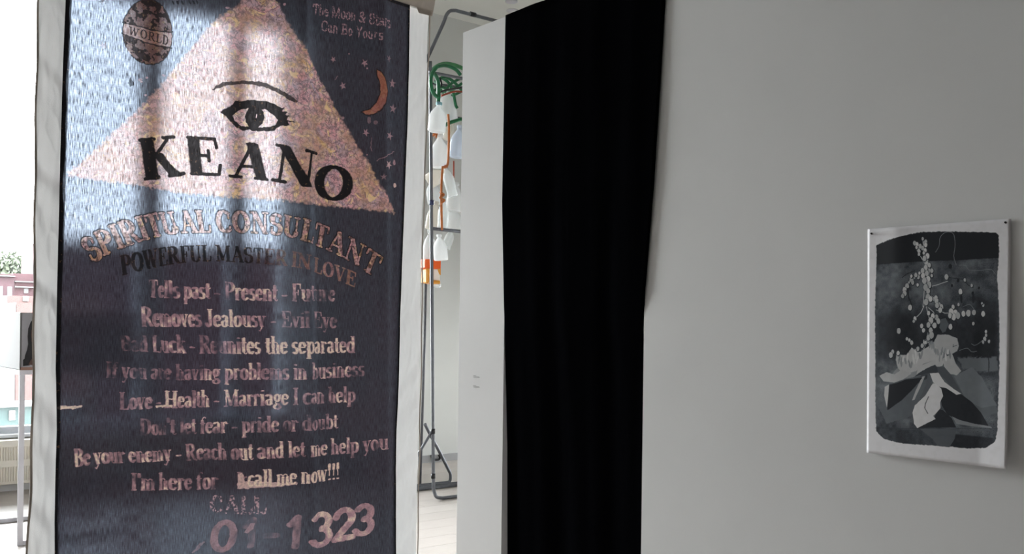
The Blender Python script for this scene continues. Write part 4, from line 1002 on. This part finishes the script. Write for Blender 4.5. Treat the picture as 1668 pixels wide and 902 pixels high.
MB().tube([(q2(640, 790).x, YC - .09, TR), (6.6, YC - .09, TR)], TR, 10).build('floor_rail', M_STEEL, rack, True)
MB().tube([q(704, 702), q(685, 733), q(672, 756)], TR * .8, 8).build('brace', M_STEEL, rack, True)
MB().tube([q(703, 372) + Vector((0, 0, 0)), Vector((q(703, 372).x + 1.3, Yp, q(703, 372).z - .02))], TR, 10).build('crossbar', M_STEEL, rack, True)
MB().tube([q(698, 117), q(790, 135)], TR * .9, 8).build('crossbar', M_STEEL, rack, True)
MB().tube([onY(698, 136, 8.2), onY(790, 147, 8.2)], TR * .9, 8).build('crossbar', M_STEEL, rack, True)
MB().tube([onY(700, 185, 8.2), onY(790, 199, 8.2)], TR * .9, 8).build('crossbar', M_STEEL, rack, True)
MB().tube([onY(694, 444, 8.2), onY(691.5, 560, 8.2), onY(684, 798, 8.2)], TR * .8, 8).build('side_pole', M_STEEL, rack, True)
for py_, m_ in ((330, M_NAVY), (702, M_BLKHOSE), (775, M_BLKHOSE)):
    px_ = 703 + (py_ - 330) * .006
    a, b = q(px_, py_ - 4), q(px_, py_ + 4)
    MB().tube([a, b], TR * 1.3, 10).build('joint_collar', m_, rack, True)
pad = MB().lathe([(.001, 0), (.02, 0), (.02, .018), (.001, .018)], 10); pd = pad.build('foot_pad', M_BLKHOSE, rack); 

# hoses
hoses = [
 ('pale green garden hose arching highest over the rack top', M_GREEN2, .019, 7.5, [(702, 150), (701, 130), (706, 113), (722, 104), (740, 106), (760, 114)]),
 ('green garden hose arching just under the highest pale one', M_GREEN, .017, 7.4, [(703, 118), (712, 109), (727, 107), (742, 113), (750, 122)]),
 ('green hose dropping at the left to the blue taped jug neck', M_GREEN, .018, 7.2, [(703, 116), (709, 122), (714, 136), (714, 170)]),
 ('green hose bowed at far left of the tangle beside the pole', M_GREEN, .017, 7.165, [(712, 108), (703, 122), (702, 138), (706, 152), (713, 158)]),
 ('green hose looping through the middle of the tangle', M_GREEN, .015, 7.7, [(708, 134), (722, 126), (735, 130), (746, 140), (755, 150)]),
 ('green hose curling down the right of the tangle', M_GREEN, .015, 7.8, [(718, 126), (730, 134), (738, 150), (742, 170), (745, 176)]),
 ('green hose crossing low over the tangle from left to right', M_GREEN, .014, 7.65, [(706, 148), (720, 142), (735, 147), (752, 136)]),
 ('green hose rising steeply through the right of the tangle', M_GREEN, .014, 7.75, [(724, 150), (733, 138), (745, 130), (758, 126)]),
 ('green hose with a short coil behind the tangle', M_GREEN, .013, 8.05, [(712, 128), (718, 146), (732, 156), (750, 150)]),
 ('short green hose end poking out low beside the jugs', M_GREEN, .018, 7.7, [(724, 204), (735, 199), (752, 194)]),
 ('thin black cable threaded among the green hoses', M_BLKHOSE, .009, 7.55, [(716, 126), (719, 138), (713, 150), (730, 146), (752, 143)]),
 ('thin rust red cable lying across the lower hoses', M_RUST, .009, 7.45, [(719, 156), (730, 152), (742, 149), (760, 150)]),
]
for lab, m_, r_, Y_, pts in hoses:
    o = MB().tube(smoothpath([rp(a, b, Y_) for a, b in pts], 7), r_, 9).build('hose' if m_ in (M_GREEN, M_GREEN2) else 'cable', m_, None, True)
    tag(o, lab, 'hose' if m_ in (M_GREEN, M_GREEN2) else 'cable')

def jug(lab, px, py, wpx, hpx, m_, tilt=0.0, Y_=7.5, kind='jug', cap=None, sq=.6, flip=False):
    c = rp(px, py, Y_); s_ = (c - EYE).dot(FWD) / F_PX
    R, H = wpx * s_ / 2 * .93, hpx * s_
    root = empty('plastic_' + kind, c - Vector((0, 0, H / 2)))
    tag(root, lab, kind)
    T0 = Matrix.Translation(c) @ Matrix.Rotation(tilt, 4, FWD) @ (Matrix.Rotation(math.pi, 4, FWD) if flip else Matrix.Identity(4)) @ Matrix.Rotation(.5, 4, 'Z') @ Matrix.Translation((0, 0, -H / 2))
    if kind == 'jug':
        prof = [(R * .9, 0), (R, .03 * H), (R, .48 * H), (R * .96, .56 * H), (R * .78, .70 * H), (R * .45, .84 * H), (R * .28, .90 * H), (R * .28, .96 * H), (R * .32, .97 * H), (R * .32, H)]
    else:
        prof = [(R * .85, 0), (R, .04 * H), (R * .93, .2 * H), (R, .35 * H), (R, .62 * H), (R * .8, .76 * H), (R * .4, .88 * H), (R * .3, .92 * H), (R * .3, H)]
    MB().lathe(prof, 20, sq if kind == 'jug' else .15, T0).build('body', m_, root, True)
    if kind == 'jug':
        hp = [T0 @ Vector(p) for p in ((R * .55, 0, .83 * H), (R * .98, 0, .80 * H), (R * 1.02, 0, .66 * H), (R * .93, 0, .50 * H))]
        MB().tube(smoothpath(hp, 5), R * .13, 8).build('handle', m_, root, True)
    MB().lathe([(R * .36, .955 * H), (R * .38, .96 * H), (R * .38, 1.05 * H), (R * .34, 1.06 * H)], 14, 0, T0).build('cap', cap or m_, root, True)
jug('white milk jug hung highest under the pale blue taped hose', 713, 192, 29, 46, M_MILK, .08, 7.2, 'jug', M_BLUETAPE)
jug('large milky jug partly hidden behind the green hoses', 729, 172, 30, 50, M_MILK, -.1, 7.9)
jug('milky jug below the blue taped one, left of the orange strap', 716, 247, 29, 52, M_MILK, .0, 7.45)
jug('bluish white jug at the right edge, half behind the wall', 746, 232, 26, 50, M_BLUEP, .1, 7.7)
jug('small cream jug right of the orange strap near the hoses', 733, 215, 20, 28, M_CREAMP, .3, 7.85)
jug('cream jug lying tilted left of the orange strap', 711, 288, 25, 34, M_CREAMP, 1.0, 7.6)
jug('clear bottle with dull red cap leaning beside the strap', 732, 296, 19, 50, M_CLEAR, -.25, 7.35, 'bottle', M_REDCAP)
jug('milky jug hung against the dark pole above its blue tape', 706, 313, 24, 40, M_MILK, -.15, 8.05)
jug('milky jug at the right edge level with the blue tape', 741, 322, 27, 44, M_MILK, .1, 7.8)
jug('clear bottle hung behind the strap just above the crossbar', 722, 350, 19, 46, M_CLEAR, .05, 7.5, 'bottle')
jug('cream jug left of the clear bottle above the crossbar', 707, 352, 24, 44, M_CREAMP, .15, 7.85)
jug('milky jug at the right edge resting over the crossbar', 740, 356, 24, 36, M_MILK, -.1, 7.9)
jug('white jug hidden half behind the pole below the crossbar', 700, 402, 22, 50, M_MILK, 0, 7.8)
jug('white jug hung nearest below the crossbar', 717, 404, 23, 40, M_MILK, -.1, 7.4, flip=False)
jug('clear round bottle right of the white jug below the crossbar', 731, 390, 16, 32, M_CLEAR, .3, 7.6, 'bottle')
def part_box(nm, m_, root, x0, x1, y0, y1, Y_, dep):
    a, b = rp(x0, y1, Y_), rp(x1, y0, Y_)
    return MB().box((a.x, Y_, a.z), (b.x, Y_ + dep, b.z)).build(nm, m_, root, bevel=.012)
det = empty('detergent_bottle', rp(706, 468, 7.6)); tag(det, 'orange and amber detergent bottle hanging lowest on the rack', 'bottle')
part_box('cap', M_DETORANGE, det, 693, 719, 423, 437, 7.6, .13)
part_box('body', M_CREAMP, det, 699, 718, 438, 461, 7.61, .11)
part_box('amber_side', M_AMBER, det, 695, 700.5, 437, 461, 7.6, .10)
part_box('amber_rim', M_AMBER, det, 704, 718, 456.5, 462, 7.6, .12)
MB().prism([rp(a, b, 7.605) for a, b in ((713, 438), (718, 436), (718, 448), (715.5, 446))], (0, .004, 0)).build('amber_handle', M_AMBER, det)
MB().lathe([(.035, 0), (.05, .01), (.05, .04), (.03, .05)], 12, 0, Matrix.Translation(rp(710, 469, 7.66))).build('spout', M_CLEAR, det, True)
straps = [
 ('rust orange strap hanging beside the upper jugs', M_ORANGE, .011, 7.25, [(730, 186), (731, 202), (731, 232), (729, 268), (721, 272)]),
 ('rust orange strap running down to the crossbar', M_ORANGE, .011, 7.25, [(721, 271), (719, 300), (719, 340), (720, 374)]),
 ('thin dark rust cord at the right beside the wall', M_RUST, .008, 7.4, [(739, 262), (739, 290)]),
 ('knotted rust cord wound around the strap middle', M_ORANGE, .010, 7.235, [(717, 313), (723, 317), (717, 322), (724, 326), (718, 331)]),
 ('orange cord coil left under the topmost jug', M_ORANGE, .010, 7.4, [(703, 214), (709, 210), (706, 221), (712, 213), (710, 224)]),
]
for lab, m_, r_, Y_, pts in straps:
    pp = [rp(a, b, Y_) for a, b in pts]
    if 'crossbar' in lab: pp[-1] = rp(*pts[-1], Yp - TR - .0125)
    tag(MB().tube(smoothpath(pp, 6), r_, 8).build('cord', m_, None, True), lab, 'cord')
cb = gnd(717, 752)
tag(MB().tube(smoothpath([(cb.x + dx, WALLR_Y - .03, dz) for dx, dz in ((-.06, .09), (-.045, .045), (0, .03), (.045, .03), (.06, .06), (.04, .08))], 5), .012, 8).build('cable', M_BLKHOSE, None, True), 'short loop of black cable at the foot of the far wall', 'cable')
# place the stray pad on the floor under the pole end
pd.location = (e2.x - .1, Yp, 0)

# small ceiling fittings
for px_, py_, lab in ((835, 17, 'small grey ceiling fitting just above the black curtain corner'), (833, 1.5, 'second small grey ceiling fitting at the upper picture edge')):
    d = ray(px_, py_); c = EYE + d * ((CEIL - EYE.z) / d.z)
    ft = MB().lathe([(.055, -.018), (.07, -.012), (.07, 0)], 20, 0, Matrix.Translation(c)).build('ceiling_fitting', M_STAND, None, True)
    tag(ft, lab, 'ceiling fitting')

# ------------------------------------------------------------------ outside
GZ = -7.0
gp = MB().box((-150, WIN_Y + 3, GZ - .3), (260, 330, GZ)).build('ground_street', M_STREET); gp['kind'] = 'structure'
def building(name, lab, x0, x1, Y0, dep, ztop, m_, wins, cornices, cat='building'):
    root = empty(name, ((x0 + x1) / 2, Y0, GZ)); tag(root, lab, cat)
    MB().box((x0, Y0, GZ), (x1, Y0 + dep, ztop)).build('wall', m_, root)
    for (a, b, c, d_) in wins:
        f = MB().box((a, Y0 - .12, c), (b, Y0 + .05, d_)).build('window_frame', M_CORNICE, root)
        k = .09
        for (u0, u1) in ((c + k, (c + d_) / 2 - .04), ((c + d_) / 2 + .04, d_ - k)):
            pn = MB().box((a + k, Y0 - .135, u0), (b - k, Y0 - .10, u1)).build('pane', M_FARGLASS, f)
            pn.matrix_parent_inverse = Matrix.Identity(4)
    for (a, b, c, d_) in cornices:
        MB().box((a, Y0 - .35, c), (b, Y0 + .02, d_)).build('cornice', M_CORNICE, root)
    return root
B1 = 90.0
def bz(y_, Y_=B1): return onY(27, y_, Y_).z
def bxx(x_, Y_=B1): return onY(x_, 480, Y_).x
w1 = []
for (a, b) in ((-3, 4), (11.5, 19), (-24, -17), (-38, -31)):
    w1.append((bxx(a), bxx(b), bz(483), bz(467)))
    w1.append((bxx(a), bxx(b), bz(520), bz(504))); 
building('row_house', 'mauve brick row house seen at the left picture edge through the window', bxx(-90), bxx(23), B1, 14, bz(447), M_BRICK, w1, [(bxx(-90), bxx(23), bz(451), bz(449.5))])
w2 = [(bxx(40), bxx(47), bz(477), bz(469))]
for k in range(5): w2.append((bxx(70 + 22 * k), bxx(78 + 22 * k), bz(485), bz(469))); w2.append((bxx(70 + 22 * k), bxx(78 + 22 * k), bz(530), bz(512)))
building('row_house', 'red brick row house with two white cornice lines, right of the mauve one', bxx(23), bxx(78), B1 + .3, 14, bz(445), M_BRICK2, w2[:1], [(bxx(24), bxx(78), bz(459), bz(457.3)), (bxx(24), bxx(78), bz(468), bz(466))])
building('row_house', 'taller brick house glimpsed through the translucent banner', bxx(80), bxx(330), B1 - 4, 14, onY(200, 392, B1 - 4).z, M_BRICK, [], [(bxx(80), bxx(330), bz(405), bz(403))])
building('row_house', 'brick house farthest right, seen only through the banner', bxx(332), bxx(560), B1 - 2, 14, onY(420, 405, B1).z, M_BRICK2, [], [])
s3 = 66.0
def s3z(y_): return onY(27, y_, s3).z
def s3x(x_): return onY(x_, 480, s3).x
building('flat_roof_building', 'low salmon building with one dark window in front of the brick houses', s3x(11.5), s3x(160), s3, 5, s3z(481.5), M_SALMON, [(s3x(37), s3x(46), s3z(490), s3z(481.8))], [])
building('flat_roof_building', 'deeper salmon block just above the white picture box', onY(27, 480, s3 - 4).x, onY(140, 480, s3 - 4).x, s3 - 4, 3.9, onY(40, 493, s3 - 4).z, M_SALMON2, [], [])
building('flat_roof_building', 'low white building left of the salmon block', onY(-60, 480, s3 - 4).x, onY(26, 480, s3 - 4).x, s3 - 4, 3.9, onY(10, 495, s3 - 4).z, M_CORNICE, [(onY(3, 480, s3 - 4).x, onY(10, 480, s3 - 4).x, onY(10, 520, s3 - 4).z, onY(10, 505, s3 - 4).z)], [])
s4 = 44.0
building('shopfront', 'low teal shopfront on the street seen below the picture box', onY(-40, 660, s4).x, onY(140, 660, s4).x, s4, 3, onY(15, 662, s4).z, M_TEAL, [(onY(14, 670, s4).x, onY(24, 670, s4).x, onY(15, 684, s4).z, onY(15, 668, s4).z)], [(onY(-40, 660, s4).x, onY(140, 660, s4).x, onY(15, 662, s4).z, onY(15, 658, s4).z)])
# trees
def tree(lab, x, Y_, zc, r_):
    root = empty('tree', (x, Y_, GZ)); tag(root, lab, 'tree')
    MB().tube([(x, Y_, GZ), (x + .1, Y_, zc)], [.3, .18], 8).build('trunk', M_TRUNK, root, True)
    v_, f_ = [], []; rr = random.Random(int(x * 10))
    for i in range(1500):
        th, ph = rr.uniform(0, 6.283), math.acos(rr.uniform(-1, 1)); q_ = r_ * (rr.uniform(.35, 1) ** .5) * (1 + .25 * math.sin(3 * th) * math.sin(2 * ph))
        c = Vector((x + q_ * 1.3 * math.sin(ph) * math.cos(th), Y_ + q_ * math.sin(ph) * math.sin(th), zc + q_ * .8 * math.cos(ph)))
        a = Vector((rr.gauss(0, 1), rr.gauss(0, 1), rr.gauss(0, 1))).normalized() * .28; b = a.orthogonal().normalized() * .28; k = len(v_)
        v_ += [c - a, c + b, c + a, c - b]; f_.append((k, k + 1, k + 2, k + 3))
    m_ = MB(); m_.v, m_.f = v_, f_; o = m_.build('foliage', M_LEAF, root); o['kind'] = 'stuff'
tree('pale green tree top rising just behind the red brick row house', bxx(36, 115), 115, bz(443, 115), 2.6)
tree('smaller pale green tree at right of the first, partly behind the banner', bxx(95, 135), 135, bz(441, 135), 2.8)
# parked car
car = empty('parked_car', (onY(46, 640, 52).x, 52, GZ)); tag(car, 'white parked car on the street below the picture box', 'car')
cx_ = car.location.x
prof = [(-2.1, .3), (-2.1, .85), (-1.5, .95), (-1.0, 1.45), (.7, 1.45), (1.3, .98), (2.1, .85), (2.15, .3)]
MB().prism([(cx_ + a, 52, GZ + b) for a, b in prof], (0, 1.7, 0)).build('car_body', M_CAR, car, bevel=.05)
MB().prism([(cx_ + a, 51.98, GZ + b) for a, b in ((-1.3, .98), (-.95, 1.36), (.62, 1.36), (1.08, .98))], (0, .03, 0)).build('side_window', M_FARGLASS, car)
for a in (-1.35, 1.35):
    for y_ in (51.95, 53.5):
        MB().tube([(cx_ + a, y_, GZ + .32), (cx_ + a, y_ + .22, GZ + .32)], .32, 18).build('wheel', M_TYRE, car)
GROUPS = {'jug': 'plastic jugs hung on the rack', 'hose': 'green hoses tangled over the rack', 'cord': 'orange cords hanging among the jugs',
          'bottle': 'plastic bottles hung on the rack', 'caption': 'tiny captions on the white wall', 'ceiling fitting': 'small ceiling fittings',
          'building': 'buildings outside the window', 'tree': 'trees behind the brick houses'}
for o in list(C.objects):
    if o.get('category') in GROUPS: o['group'] = GROUPS[o['category']]
